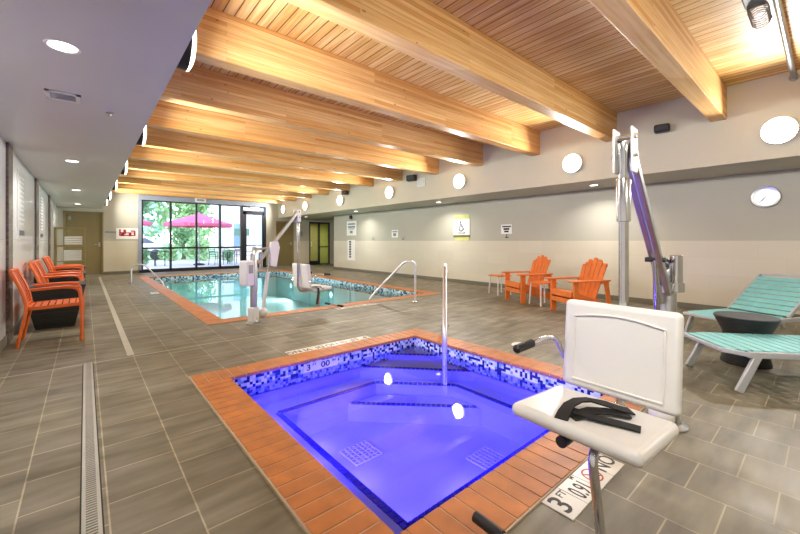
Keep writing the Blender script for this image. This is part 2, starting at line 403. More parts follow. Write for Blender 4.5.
struct(e.build('baseboard_end', M['base'], bevel=.003))
# left wall: glossy white panels between brown mosaic pilasters
struct(MB().box(XL-.15, XL, Y0, Y1, 0, ZS+.05).build('wall_left', M['glosspanel'], smooth=False))
for i, (a, b) in enumerate(((1.9, 2.2), (6.22, 6.55), (9.45, 9.9), (12.7, 13.1))):
    struct(MB().box(XL-.01, XL+.025, a, b, 0, ZS).build('trim_%d' % (i+1), M['brownpost'], smooth=False))
struct(MB().box(XL, XL+.012, Y0, Y1, 0, .11).build('baseboard_left', M['base'], bevel=.003))

# doors ---------------------------------------------------------------
def wood_door(name, x0, x1, zt, hx, mat, fmat):
    d = struct(MB().box(x0+.05, x1-.05, Y1+.03, Y1+.08, .01, zt-.05).build(name, mat, bevel=.003))
    f = MB(); f.box(x0, x0+.05, Y1-.02, Y1+.12, 0, zt); f.box(x1-.05, x1, Y1-.02, Y1+.12, 0, zt); f.box(x0, x1, Y1-.02, Y1+.12, zt-.05, zt)
    f.build('door_frame', fmat, d, bevel=.003)
    h = MB(); h.box(hx-.03, hx+.03, Y1+.015, Y1+.03, 1.0, 1.16); h.bar((hx, Y1-.03, 1.08), (hx-.14, Y1-.03, 1.08), .018, .018); h.cyl((hx, Y1+.02, 1.08), (hx, Y1-.035, 1.08), .012)
    h.build('door_handle', M['steel'], d)
    return d
d1 = wood_door('door_1', *DL, .39, M['olive'], M['oliveframe'])
MB().box(-.45, -.37, Y1-.01, Y1+.03, 1.93, 2.05).build('door_closer', M['signgrey'], d1, bevel=.004)
wood_door('door_3', *BD, 7.55, M['olive'], M['oliveframe'])
# glass double door in the recess
d = struct(MB().box(GD[0]+.06, GD[0]+.54, Y1+.04, Y1+.06, .12, GD[2]-.1).build('door_4', M['paleglass'], smooth=False))
f = MB()
for x in (GD[0], GD[0]+.52, GD[1]-.05): f.box(x, x+(.08 if x == GD[0]+.52 else .06), Y1, Y1+.1, 0, GD[2])
f.box(GD[0], GD[1], Y1, Y1+.1, GD[2]-.09, GD[2]); f.box(GD[0], GD[0]+.6, Y1, Y1+.1, 0, .2); f.box(GD[0]+.6, GD[1], Y1, Y1+.1, 0, .05); f.box(GD[0]+.55, GD[1], Y1+.02, Y1+.08, .88, .93)
f.build('door_frame', M['bronze'], d, bevel=.003)
MB().box(GD[0]+.6, GD[1]-.05, Y1+.04, Y1+.06, .05, GD[2]-.09).build('side_pane', M['greenglass'], d, smooth=False)
MB().tube(rounded([(GD[0]+.1, Y1, .95), (GD[0]+.1, Y1-.05, .95), (GD[0]+.1, Y1-.05, 1.15), (GD[0]+.1, Y1, 1.15)], .03), .012).build('door_handle', M['steel'], d)
struct(MB().box(8.0, 10.8, 18.9, 19.0, 0, 2.6).build('wall_corridor', M['corridor'], smooth=False))
c = MB(); c.box(8.0, 8.1, Y1+.18, 18.9, 0, 2.6); c.box(10.7, 10.8, Y1+.18, 18.9, 0, 2.6)
struct(c.build('wall_corridor_side', M['corridor'], smooth=False))
struct(MB().box(8.0, 10.8, Y1+.15, 19.0, 2.5, 2.6).build('ceiling_corridor', M['whitepaint'], smooth=False))
struct(MB().box(8.0, 10.8, Y1+.3, 19.0, -.1, 0).build('floor_corridor', M['base'], smooth=False))
# window wall --------------------------------------------------------
w = MB()
mull = [1.67, 2.57, 3.48, 4.38]
x0, x1, zt = WN
w.box(x0, x0+.14, Y1-.02, Y1+.14, 0, zt); w.box(x1-.05, x1+.05, Y1-.02, Y1+.14, 0, zt)
for x in mull[1:]: w.box(x-.035, x+.035, Y1, Y1+.12, .05, zt)
w.box(x0, x1, Y1, Y1+.12, 0, .12); w.box(x0, x1, Y1, Y1+.12, .89, .96); w.box(x0, x1, Y1, Y1+.12, zt-.04, zt)
win = struct(w.build('window_1', M['bronze'], bevel=.004))
MB().box(x0+.1, x1, Y1+.055, Y1+.065, .1, zt).build('window_pane', M['glass'], win, smooth=False)
MB().box(x0, SD[1]+.05, Y1-.06, Y1+.16, zt, zt+.18).build('window_header', M['greyheader'], win, bevel=.004)
MB().box(x0-.02, x0+.09, Y1-.035, Y1-.02, .1, zt).build('window_jamb', M['greyheader'], win, bevel=.003)
a, b, zt2 = SD
f = MB(); f.box(a+.05, a+.2, Y1, Y1+.1, 0, 2.5); f.box(b-.17, b-.07, Y1, Y1+.1, 0, 2.5); f.box(a+.05, b-.07, Y1, Y1+.1, 2.38, 2.5); f.box(a+.05, b-.07, Y1, Y1+.1, 0, .26); f.box(a+.2, b-.17, Y1+.02, Y1+.08, .97, 1.02)
d2 = struct(f.build('door_2', M['bronze'], bevel=.004))
f = MB(); f.box(b-.07, b, Y1-.02, Y1+.14, 0, 2.76); f.box(a+.05, b, Y1-.02, Y1+.14, 2.70, 2.76); f.box(a+.05, b, Y1-.02, Y1+.14, 2.5, 2.56)
f.build('door_frame', M['bronze'], d2, bevel=.003)
MB().box(a+.2, b-.17, Y1+.045, Y1+.055, .26, 2.38).build('door_pane', M['glass'], d2, smooth=False)
MB().box(a+.05, b-.07, Y1+.045, Y1+.055, 2.56, 2.70).build('transom_pane', M['glass'], d2, smooth=False)
MB().tube(rounded([(a+.25, Y1, .98), (a+.25, Y1-.06, .98), (b-.2, Y1-.06, .98), (b-.2, Y1, .98)], .03), .015).build('push_bar', M['steel'], d2)

# beams ---------------------------------------------------------------
BY = [-1.82, -.42, .95, 2.37, 3.77, 5.16, 6.55, 7.97, 9.35, 10.75, 12.15, 13.55, 14.95, 16.4]
ordn = ['', 'second', 'third', 'fourth', 'fifth', 'sixth', 'seventh', 'eighth', 'ninth', 'tenth', 'eleventh', 'twelfth']
for i, y in enumerate(BY):
    o = MB().box(XS, XF, y, y+.18, 2.925, ZC).build('ceiling_beam', M['glulam'], bevel=.006, smooth=False)
    k = len(BY)-1-i
    if i < 2: lab = 'glued laminated timber beam behind the camera, %s' % ('against the back wall' if i == 0 else 'next to the one overhead at the right edge')
    elif i == 2: lab = 'timber ceiling beam nearest the viewer, crossing the top right of the photo'
    elif k == 0: lab = 'timber ceiling beam right above the window wall, farthest of all'
    else: lab = 'golden timber ceiling beam, %s counted from the nearest one at top right' % ordn[i-2]
    tag(o, lab, 'ceiling beam', 'laminated timber ceiling beams')

# sconces ---------------------------------------------------------------
def sconce(side):
    s = 1 if side == 'left' else -1                     # light faces +x on the left fascia
    t = thing('wall_sconce', 'x', 'wall light', group='round wall lights on the %s fascia' % side)
    MB().lathe([(.155, 0), (.165, s*.02), (.165, s*.07), (.172, s*.085)], seg=32, ax='X').build('back_pan', M['darkbox'] if side == 'left' else M['whitepaint'], t)
    MB().lathe([(.172, s*.085), (.17, s*.1), (.14, s*.115), (.08, s*.125), (.001, s*.128)], seg=32, ax='X').build('diffuser', M['lens'], t)
    lamp(t, (s*.14, 0, 0), (s, 0, -.12), .30, SCONCE_W, (1, .965, .915), spread=155)
    return t
sy = [-2.2, .48, 3.15, 5.85, 8.53, 11.3, 14.0, 16.2]
for side in ('left', 'right'):
    p = None
    for i, y in enumerate(sy):
        x, z = (XS, 2.572) if side == 'left' else (XF, 2.635); y -= (.22 if side == 'left' else .05) if y > 0 else 0
        if i == 0: lab = 'round wall light on the %s fascia behind the camera' % side
        elif side == 'right': lab = 'round glowing wall light on the right fascia, ' + ['', 'first, at the right edge above the clock', 'second, left of the spa lift mast', 'third from the right edge', 'fourth from the right edge', 'fifth from the right edge', 'sixth from the right edge', 'seventh and farthest, by the end wall'][i]
        else: lab = 'round wall light on the left fascia seen edge on, ' + ['', 'the one above the camera', 'nearest in view at top left', 'second along in view', 'third along in view', 'fourth along in view', 'fifth along in view', 'farthest, beside the window'][i]
        if p is None: p = sconce(side); o = p; o.location = (x, y, z); o['label'] = lab
        else: o = dup(p, (x, y, z), 0, lab)

# downlights ---------------------------------------------------------------
def downlight():
    t = thing('recessed_downlight', 'x', 'ceiling light', group='recessed downlights in the soffits')
    MB().lathe([(.065, -.001), (.082, -.006), (.086, 0)], seg=28).build('trim_ring', M['whitepaint'], t)
    MB().lathe([(.066, -.003), (.001, -.004)], seg=28).build('lens', M['downlens'], t)
    lamp(t, (0, 0, -.012), (0, 0, -1), .14, DOWN_W, (1, .96, .90), spread=140)
    return t
p = None
for x, y, z, lab in [(-.1, 2.95, ZS, 'large bright downlight nearest in the left soffit, at top left'), (-.14, 7.09, ZS, 'downlight in the left soffit, second from the viewer'), (-.15, 11.06, ZS, 'downlight in the left soffit, third from the viewer'), (-.17, 15.2, ZS, 'downlight in the left soffit, small one before the olive door'), (-.1, -1.2, ZS, 'downlight in the left soffit behind the camera'),
                     (7.55, 3.0, ZR, 'downlight in the right soffit, left of the spa lift mast'), (7.55, 7.15, ZR, 'downlight in the right soffit, above the wheelchair sign'), (7.55, 11.3, ZR, 'downlight in the right soffit, above the two white notices'), (7.55, -1.1, ZR, 'downlight in the right soffit outside the right edge'), (7.55, 15.3, ZR, 'downlight in the recess before the glass door')]:
    if p is None: p = downlight(); o = p; o.location = (x, y, z); o['label'] = lab
    else: o = dup(p, (x, y, z), 0, lab)
o = dup(p, (8.9, 17.9, 2.5), 0, 'unseen downlight added to light the corridor behind the glass door, left')  # unseen pair of lamps, added to brighten the view through the glass door
dup(p, (9.7, 17.9, 2.5), 0, 'unseen downlight added to light the corridor behind the glass door, right')

# ---------------------------------------------------------------- spa
def coping(name, label, outer, inner, brick, zt, over=.02):
    t = MB(); X0, X1, Ya, Yb = outer; x0, x1, ya, yb = inner; x0 += 0; g = .006; H = .03
    def run(a, b, n, f):
        L = (b-a)/n
        for k in range(n): f(a+k*L+g/2, a+(k+1)*L-g/2)
    nx = round((X1-X0)/brick); ny = round((yb-ya)/brick)
    run(X0, X1, nx, lambda a, b: t.box(a, b, Ya, ya+over, zt-H, zt)); run(X0, X1, nx, lambda a, b: t.box(a, b, yb-over, Yb, zt-H, zt))
    run(ya+over+g, yb-over-g, ny, lambda a, b: t.box(X0, x0+over, a, b, zt-H, zt)); run(ya+over+g, yb-over-g, ny, lambda a, b: t.box(x1-over, X1, a, b, zt-H, zt))
    o = t.build(name, M['coping'], bevel=.004, seg=2); tag(o, label, 'coping')
    gm = MB(); d = .003
    for a, b, c, e in ((X0-.008, X1+.008, Ya-.008, ya+over-d), (X0-.008, X1+.008, yb-over+d, Yb+.008), (X0-.008, x0+over-d, ya+over-d, yb-over+d), (x1-over+d, X1+.008, ya+over-d, yb-over+d)): gm.box(a, b, c, e, zt-H+.004, zt-.0035)
    gm.build('grout', M['grout'], o, smooth=False)
    return o
coping('pool_coping', 'terracotta brick coping round the square blue-lit spa', (.70, 3.42, .87, 3.66), SPA, .102, .012)
coping('pool_coping', 'terracotta brick coping round the large swimming pool', (1.33, 6.2, 5.76, 14.9), POOL, .152, .012)

x0, x1, y0, y1 = SPA; ZB, ZF = -.33, -.62
sb = MB()
for q in (((x0,y0),(x1,y0)), ((x1,y0),(x1,y1)), ((x1,y1),(x0,y1)), ((x0,y1),(x0,y0))):
    (a, b), (c, d) = q; sb.add([(a,b,-.2),(c,d,-.2),(c,d,ZF),(a,b,ZF)], [(0,1,2,3)])
sb.add([(x0,y0,ZF),(x1,y0,ZF),(x1,y1,ZF),(x0,y1,ZF)], [(0,1,2,3)])
IN = [(1.32,1.48),(2.96,1.48),(2.96,2.57),(2.38,3.17),(1.32,3.17)]
OUT = [(x0,y0),(x1,y0),(x1,2.57),(2.38,y1),(x0,y1)]
for i in range(5):
    j = (i+1) % 5
    if i == 2:
        sb.add([(*IN[2],ZB),(x1,2.57,ZB),(x1,y1,ZB),(2.38,y1,ZB),(*IN[3],ZB)], [(0,1,2,3,4)])
    else: sb.add([(*IN[i],ZB),(*OUT[i],ZB),(*OUT[j],ZB),(*IN[j],ZB)], [(0,1,2,3)])
    sb.add([(*IN[i],ZB),(*IN[j],ZB),(*IN[j],ZF),(*IN[i],ZF)], [(0,1,2,3)])
spa = sb.build('spa_basin', M['plaster'], smooth=False)
tag(spa, 'square spa basin with benches and corner steps under blue-violet light', 'spa')
for poly, z, zb in (([(2.74,y1),(x1,2.98),(x1,y1)], -.155, -.335), ([(2.34,y1),(x1,2.5),(x1,y1)], -.215, -.345), ([(2.02,3.168),(2.958,2.24),(2.958,2.575),(2.385,3.168)], -.45, ZF)):
    st = MB().prism(poly, zb, z).build('step', M['plaster'], spa, smooth=False); a, b = Vector(poly[0]), Vector(poly[1]); d = (b-a).normalized()*.03; n_ = Vector((.018, .018))
    lm = MB(); L_ = (b-a).length-.06; n = round(L_/.05); e0 = a+d+n_
    for k in range(n): u0 = e0+(b-a).normalized()*(L_/n*(k+.06)); u1 = e0+(b-a).normalized()*(L_/n*(k+.94)); lm.bar((u0.x, u0.y, z+.003), (u1.x, u1.y, z+.003), .045, .012)
    lm.build('edge_tile', M['bluetile'], st, smooth=False)
band = MB()
for q in (((x0,y0),(x1,y0)), ((x1,y0),(x1,y1)), ((x1,y1),(x0,y1)), ((x0,y1),(x0,y0))):
    (a, b), (c, d) = q; band.add([(a,b,.0),(c,d,.0),(c,d,-.21),(a,b,-.21)], [(0,1,2,3)])
band.build('waterline_tile', M['spamosaic'], spa, smooth=False)
def tileline(m, p, q, z, s=.05, w=.045):
    p, q = Vector((*p, z)), Vector((*q, z)); L = (q-p).length; n = max(1, round(L/s)); d = (q-p)/n
    for k in range(n): m.bar(p+d*(k+.06), p+d*(k+.94), w, .012)
tl = MB()
for i in range(5):
    a, b = IN[i], IN[(i+1) % 5]; c = Vector((2.1, 2.3)); a2 = Vector(a)+(Vector(a)-c).normalized()*.025; b2 = Vector(b)+(Vector(b)-c).normalized()*.025
    tileline(tl, a2, b2, ZB+.003)
tl.build('edge_tile', M['bluetile'], spa, smooth=False)
for cx, cy in ((1.80, 2.62), (2.55, 1.85)):
    dm = MB()
    for k in range(7):
        u = -.13+k*.0433; dm.box(cx+u-.004, cx+u+.004, cy-.13, cy+.13, ZF, ZF+.012); dm.box(cx-.13, cx+.13, cy+u-.004, cy+u+.004, ZF, ZF+.010)
    dm.build('drain_grate', M['whitepaint'], spa, smooth=False)
# depth marker in the waterline mosaic of the far spa wall
mk = MB().box(1.66, 2.05, y1-.006, y1+.002, -.12, -.033).build('marker_panel', M['signwhite'], spa, smooth=False)
for s, x, z, sz in (('3', 1.71, -.077, .085), ('FT', 1.775, -.055, .034), ('00', 1.90, -.077, .085), ('IN', 2.0, -.055, .034)):
    text(s, sz, M['ink'], mk, (x, y1-.008, z), (R(90), 0, 0), sx=1.25)
def pool_lamp(parent, loc, d, mat, ringmat, watts, col, r=.09):
    ax = 'X' if abs(d[0]) else 'Y'; s = d[0]+d[1]
    o = MB().lathe([(r*1.25, 0), (r*1.2, s*.012), (r, s*.015)], loc, 24, ax).build('lamp_ring', ringmat, parent)
    MB().lathe([(r, s*.013), (r*.6, s*.03), (.001, s*.035)], loc, 24, ax).build('lamp_lens', mat, o)
    lamp(o, Vector(loc)+Vector(d)*.05, (d[0], d[1], -.3 if loc[2] < -.4 else 0), r*2, watts, col, spread=150)
for loc, d in (((2.1, 1.482, -.47), (0, 1, 0)), ((1.322, 2.3, -.47), (1, 0, 0)), ((2.1, y0+.004, -.16), (0, 1, 0)), ((x0+.004, 2.3, -.16), (1, 0, 0)), ((1.5, 1.482, -.47), (0, 1, 0)), ((1.322, 2.9, -.47), (1, 0, 0)), ((2.7, y0+.004, -.16), (0, 1, 0)), ((x0+.004, 2.95, -.16), (1, 0, 0))):
    pool_lamp(spa, loc, d, M['bluelens'], M['chrome'], SPA_W, (.075, .06, 1.0), .034)
g = MB()
nn = 2; g.add([(x0,y0,-.12),(x1,y0,-.12),(x1,y1,-.12),(x0,y1,-.12)], [(0,1,2,3)])
tag(g.build('spa_water', M['spawater']), 'still water filling the spa, tinted blue-violet to deepen the lamp glow', 'water', kind='stuff')

# ---------------------------------------------------------------- pool
x0, x1, y0, y1 = POOL; ZP = -1.0
pb = MB()
for q in (((x0,y0),(x1,y0)), ((x1,y0),(x1,y1)), ((x1,y1),(x0,y1)), ((x0,y1),(x0,y0))):
    (a, b), (c, d) = q; pb.add([(a,b,-.26),(c,d,-.26),(c,d,ZP),(a,b,ZP)], [(0,1,2,3)])
pb.add([(x0,y0,ZP),(x1,y0,ZP),(x1,y1,ZP),(x0,y1,ZP)], [(0,1,2,3)])
pool = pb.build('pool_basin', M['poolplaster'], smooth=False); tag(pool, 'large rectangular swimming pool basin with pale turquoise plaster', 'pool')
band = MB()
for q in (((x0,y0),(x1,y0)), ((x1,y0),(x1,y1)), ((x1,y1),(x0,y1)), ((x0,y1),(x0,y0))):
    (a, b), (c, d) = q; band.add([(a,b,0),(c,d,0),(c,d,-.27),(a,b,-.27)], [(0,1,2,3)])
band.build('waterline_tile', M['poolmosaic'], pool, smooth=False)
for k in range(3): MB().box(4.5-.15*k, x1-.001, y0+.001, y0+.95+.3*k, ZP+.001*k, -.3-.2*k).build('step', M['ledgeplaster'], pool, smooth=False)
for loc, d in (((x0+.004, 12.2, -.5), (1, 0, 0)), ((x1-.004, 10.3, -.5), (-1, 0, 0)), ((x1-.004, 13.3, -.5), (-1, 0, 0))):
    pool_lamp(pool, loc, d, M['poollens'], M['chrome'], POOL_W, (.75, .95, 1.), .1)
tag(MB().add([(x0,y0,-.12),(x1,y0,-.12),(x1,y1,-.12),(x0,y1,-.12)], [(0,1,2,3)]).build('pool_water', M['poolwater']), 'calm turquoise water in the large pool reflecting the windows', 'water', kind='stuff')

# ---------------------------------------------------------------- floor fittings
t = thing('trench_drain', 'narrow slotted white trench drain in the floor at lower left', 'drain', (.022, 0, 0))
MB().box(-.04, .04, Y0+.2, 4.73, -.002, .0015).build('channel', M['dark'], t, smooth=False)
g = MB(); g.box(-.034, -.02, Y0+.2, 4.73, 0, .005); g.box(.02, .034, Y0+.2, 4.73, 0, .005)
y = Y0+.2
while y < 4.73: g.box(-.02, .02, y, y+.011, 0, .0045); y += .02
g.build('grate', M['drainw'], t, smooth=False)
o = MB().box(.335, .395, 4.76, 15.8, -.002, .004).build('joint_cover', M['stripcover'], bevel=.001); tag(o, 'long pale metal cover strip in the floor running to the far wall', 'floor strip')
o = MB().lathe([(.001, .006), (.105, .006), (.115, .003), (.118, 0)]).build('skimmer_lid', M['whitepaint'], loc=(3.83, 2.31, 0)); tag(o, 'round white skimmer lid in the floor right of the spa', 'lid')

def no_dive(parent, c):
    s = MB(); n = 24
    for k in range(n):
        a, b = 2*math.pi*k/n, 2*math.pi*(k+1)/n
        s.add([(.052*math.cos(a), .052*math.sin(a), 0), (.052*math.cos(b), .052*math.sin(b), 0), (.043*math.cos(b), .043*math.sin(b), 0), (.043*math.cos(a), .043*math.sin(a), 0)], [(0,1,2,3)])
    s.bar((-.034, .034, 0), (.034, -.034, 0), .008, .0006); s.build('red_ring', M['ring'], parent, smooth=False, loc=c)
    f = MB(); f.bar((-.03, -.015, 0), (.012, .012, 0), .009, .0004); f.bar((.01, .012, 0), (.032, .002, 0), .006, .0004); f.lathe([(.001, .0002), (.008, .0002)], (.024, .018, 0), 10); f.bar((-.03, -.026, 0), (.03, -.026, 0), .005, .0004)
    f.build('diver_pictogram', M['ink'], parent, smooth=False, loc=(c[0], c[1], c[2]+.0003))
def markers(seq, start, ux, rz, where, group):
    for k, s in enumerate(seq):
        x, y = start[0]+ux*k*.152, start[1]
        lab = {'3': 'white deck tile reading 3 FT', '9': 'white deck tile reading 0.91 M', '*': 'white deck tile with the no diving symbol', 'NO': 'white deck tile reading NO', 'DI': 'white deck tile reading DI', 'VI': 'white deck tile reading VI', 'NG': 'white deck tile reading NG', '5': 'white deck tile reading 5 FT', '-': 'plain white deck tile'}[s]+' '+where
        t = thing('depth_marker_tile', lab, 'tile', (x, y, 0), rz, group)
        MB().box(-.0745, .0745, -.0745, .0745, -.002, .004).build('tile_body', M['tile'], t, bevel=.001)
        z = .0045
        if s in '35': text(s, .15, M['ink'], t, (-.025, 0, z), (0, 0, 0), extrude=.0003); text('FT', .05, M['ink'], t, (.045, .035, z), (0, 0, 0), extrude=.0003)
        elif s == '9': text('0.91', .125, M['ink'], t, (0, -.015, z), (0, 0, 0), extrude=.0003, sx=.56); text('M', .035, M['ink'], t, (.048, .058, z), (0, 0, 0), extrude=.0003)
        elif s == '*': no_dive(t, (0, 0, z))
        elif s != '-': text(s, .12, M['ink'], t, (0, 0, z), (0, 0, 0), extrude=.0003, sx=.85)
markers(['3', '9', '*', 'NO'], (1.665, .79), 1, 0, 'on the near side of the spa', 'depth markers on the near side of the spa')
markers(['3', '9', '*', 'NO', 'DI', 'VI', 'NG'], (2.62, 3.745), -1, math.pi, 'on the far side of the spa', 'depth markers on the far side of the spa')
markers(['3', '*', 'NO', 'DI', 'VI', 'NG'], (3.45, 5.67), 1, 0, 'on the near edge of the pool', 'depth markers on the near edge of the pool')
markers(['5', '*'], (1.22, 10.2), 0, R(-90), 'on the left edge of the pool', 'depth markers on the left edge of the pool')
for o in [q for q in COL.objects if q.get('group', '') == 'depth markers on the left edge of the pool']:
    if 'symbol' in o['label']: o.location.y -= .152

# ---------------------------------------------------------------- pool lifts
def lift(name_label, loc, rz, seat_rz, cover, drop=0.):
    t = thing('pool_lift', name_label, 'pool lift', loc, rz)
    b = MB(); b.lathe([(.11, 0), (.11, .012), (.075, .03), (.065, .06), (.06, .1)]); b.build('base_plate', M['steel'], t)
    MB().lathe([(.05, .02), (.05, 1.0), (.044, 1.02), (.001, 1.022)]).build('mast', M['steel'], t)
    c = MB(); c.box(-.07, .05, -.06, .06, .02, .24); c.build('mast_cover', M['white'] if cover else M['steel'], t, bevel=.015)
    m = MB(); m.cyl((.06, .055, .93), (.06, .055, 1.11), .035); m.lathe([(.045, .88), (.045, .94)], (.06, .055, 0)); m.cyl((.10, -.03, .8), (.10, -.03, 1.04), .03); m.bar((0, 0, .9), (.12, 0, .9), .1, .06); m.build('mast_head', M['chrome'], t, bevel=.003)
    if cover:
        bx = MB().box(-.20, -.06, -.08, .08, .56, .92).build('battery_box', M['white'], t, bevel=.02, seg=3)
        MB().box(-.17, -.09, -.085, -.078, .74, .86).build('control_panel', M['signgrey'], bx, bevel=.003)
    # arm: two parallel bars rising from the mast to the knuckle
    P0, P1 = Vector((.10, 0, .90)), Vector((.93, 0, 1.66))
    for k, (dy, dz) in enumerate(((-.022, .028), (.022, -.028))):
        MB().bar(P0+Vector((0, dy, dz)), P1+Vector((0, dy, dz)), .03, .048).build('arm_bar', M['steel'], t, bevel=.006)
    MB().tube(rounded([(.0, 0, 1.0), (.05, 0, 1.08), (.2, 0, 1.08), (.36, 0, 1.12)], .08), .02).build('upper_strut', M['chrome'], t)
    k = MB(); k.box(.90, .99, -.042, -.033, 1.52, 1.73); k.box(.90, .99, .033, .042, 1.52, 1.73); k.build('knuckle_plate', M['white'], t, bevel=.008)
    k = MB(); k.cyl((.95, -.05, 1.69), (.95, .05, 1.69), .014); k.cyl((.95, -.055, 1.6), (.95, .055, 1.6), .01); k.lathe([(.02, 1.48), (.024, 1.60), (.03, 1.655), (.028, 1.66), (.001, 1.661)], (.97, 0, 0)); k.build('knuckle', M['chrome'], t)
    MB().lathe([(.022, 1.29), (.03, 1.292), (.03, 1.48), (.026, 1.49)], (.97, 0, 0)).build('swivel_sleeve', M['chrome'], t)
    # actuator
    a0, a1 = Vector((.17, 0, .13)), Vector((.34, 0, 1.09))
    MB().ball(a0, (.075, .07, .075)).build('actuator_motor', M['white'], t)
    MB().tube([a0, a0.lerp(a1, .62)], .028).build('actuator_body', M['white'] if cover else M['steel'], t)
    MB().tube([a0.lerp(a1, .6), a1], .016).build('actuator_rod', M['chrome'], t)
    MB().cyl((.34, -.05, 1.09), (.34, .05, 1.09), .014).build('pivot_pin', M['black'], t)
    if cover:
        MB().prism([(.27, .82), (.40, .80), (.47, 1.10), (.43, 1.20), (.27, 1.18)], -.06, -.035, lambda x, z, y: (x, y, z)).build('instruction_board', M['white'], t, bevel=.006)
    # hanging tube, bent under the seat
    L = (.97, 0, -drop); Q = (0, 0, seat_rz)
    hang = MB().tube(rounded([(0, 0, 1.34+drop), (0, 0, .42), (.32, 0, .42)], .13, 7), .021, 16).build('hanging_tube', M['chrome'], t, loc=L, rot=Q)
    s = MB().obox((.33, 0, .463), (.40, .51, .06), Matrix.Rotation(R(-2), 4, 'Y'))
    sp = s.build('seat', M['white'], t, bevel=.028, seg=5, loc=L, rot=Q)
    tilt = Matrix.Rotation(R(-5), 4, 'Y')
    bk = MB().obox((.07, 0, .695), (.05, .49, .42), tilt).build('backrest', M['white'], t, bevel=.024, seg=5, loc=L, rot=Q)
    f = lambda y, z: Vector((.0975-.0875*(z-.695), y, z))
    pts = [f(y, z) for y, z in ((-.19, .53), (-.19, .83))] + [f(-.19+.38*k/8, .83+.025*math.sin(math.pi*k/8)) for k in range(1, 8)] + [f(.19, .83), f(.19, .53), f(-.19, .53)]
    MB().tube(pts, .006, 8).build('moulded_rib', M['white'], bk)
    # footrest: tube dropping from the seat front to a cross bar with black grips
    ft = MB().tube(rounded([(.30, .08, .42), (.50, .08, .425), (.505, .125, .05), (.76, .04, .10)], .06), .017).build('footrest_tube', M['chrome'], t, loc=L, rot=Q)
    MB().tube([(.76, -.22, .11), (.76, .22, .11)], .014).build('footrest_bar', M['chrome'], ft)
    for y in (-1, 1): MB().tube([(.76, .12*y, .11), (.76, .25*y, .11)], .021).build('foot_grip', M['black'], ft)
    MB().tube([(.42, -.03, .415), (.47, -.03, .415), (.515, -.03, .415)], [.018, .022, .022]).build('end_cap', M['black'], t, loc=L, rot=Q)
    # arms beside the seat
    for y in (-1, 1):
        if y == SKIP.get(name_label): continue
        A = rounded([(.05, .26*y, .60), (.05+.07, .27*y, .715), (.24, .27*y, .725), (.45, .27*y, .712)], .05)
        h = MB().tube(A, .011).build('armrest', M['chrome'], t, loc=L, rot=Q)
        MB().tube([(.325, .27*y, .7195), (.335, .27*y, .719), (.455, .27*y, .7117), (.465, .27*y, .711)], [.012, .02, .02, .012]).build('arm_grip', M['black'], h)
    return t, L, Q
near_label = 'pool lift by the spa with its white seat in the foreground'
far_label = 'pool lift at the near edge of the large pool, seat empty'
SKIP = {near_label: 1}
tn, L, Q = lift(near_label, (2.89, .69, 0), math.atan2(-.06, -.97), R(-6), False)
b = MB()
zs = .497
b.ribbon([(.505, -.035, zs+.004), (.465, -.042, zs+.018), (.42, -.045, zs+.034), (.37, -.035, zs+.042), (.325, -.012, zs+.04), (.285, .045, zs+.03), (.25, .085, zs+.014), (.215, .11, zs+.004)], [(0, 1, 0), (.1, 1, 0), (.2, 1, .1), (.4, 1, .1), (.8, .7, .1), (1, .5, 0), (1, .5, 0), (1, .6, 0)], .05, .006)
b.ribbon([(.43, -.03, zs+.02), (.41, .03, zs+.014), (.385, .09, zs+.008), (.365, .14, zs+.006), (.35, .19, zs+.004)], (1, .3, 0), .05, .006)
b.ribbon([(.46, -.02, zs+.006), (.42, 0, zs+.012), (.36, .02, zs+.016), (.30, .06, zs+.01), (.26, .12, zs+.005)], (.3, 1, 0), .06, .006)
b.build('seat_belt', M['webbing'], tn, loc=L, rot=Q)
tf, L, Q = lift(far_label, (1.87, 5.46, 0), R(25), R(-17), True, .09)
b = MB(); b.ribbon([(.12, -.10, .5), (.2, -.22, .505), (.22, -.265, .49), (.22, -.27, .40), (.2, -.27, .30), (.19, -.27, .22)], (1, 0, 0), .045, .005); b.ribbon([(.12, .1, .50), (.22, -.05, .51), (.30, -.2, .505), (.33, -.265, .47)], (1, .3, 0), .045, .005)
b.build('seat_belt', M['webbing'], tf, loc=L, rot=Q)

# ---------------------------------------------------------------- hand rails
def rail(label, path, r, feet):
    t = thing('hand_rail', label, 'hand rail', (path[0][0], path[0][1], 0))
    o = Vector((path[0][0], path[0][1], 0))
    MB().tube([Vector(p)-o for p in rounded(path, .12, 7)], r, 16).build('rail_tube', M['satin'], t)
    for f in feet: MB().lathe([(r, .018), (r*1.8, .016), (.055, .006), (.058, 0)], Vector(f)-o).build('escutcheon', M['chrome'], t)
u = Vector((.74, .672, 0)); A = Vector((3.86, 3.53, 0)); B = A - u*1.28
rail('straight chrome rail standing at the far corner of the spa', [tuple(A), tuple(A+Vector((0, 0, .87))), tuple(A-u*.42+Vector((0, 0, .87))), tuple(B+Vector((0, 0, .22))), tuple(B+Vector((0, 0, -.42)))], .026, [(A.x, A.y, 0)])
rail('chrome grab rail sloping down at the near right corner of the pool', [(4.96, 5.33, 0), (4.96, 5.33, .80), (4.80, 5.47, .80), (4.32, 5.98, .06), (4.27, 6.06, -.35)], .021, [(4.96, 5.33, 0)])
rail('curved chrome grab rail on the left edge of the pool near the window', [(.98, 12.68, 0), (.98, 12.68, .50), (1.25, 12.52, .56), (1.68, 12.26, .02), (1.74, 12.22, -.3)], .021, [(.98, 12.68, 0)])

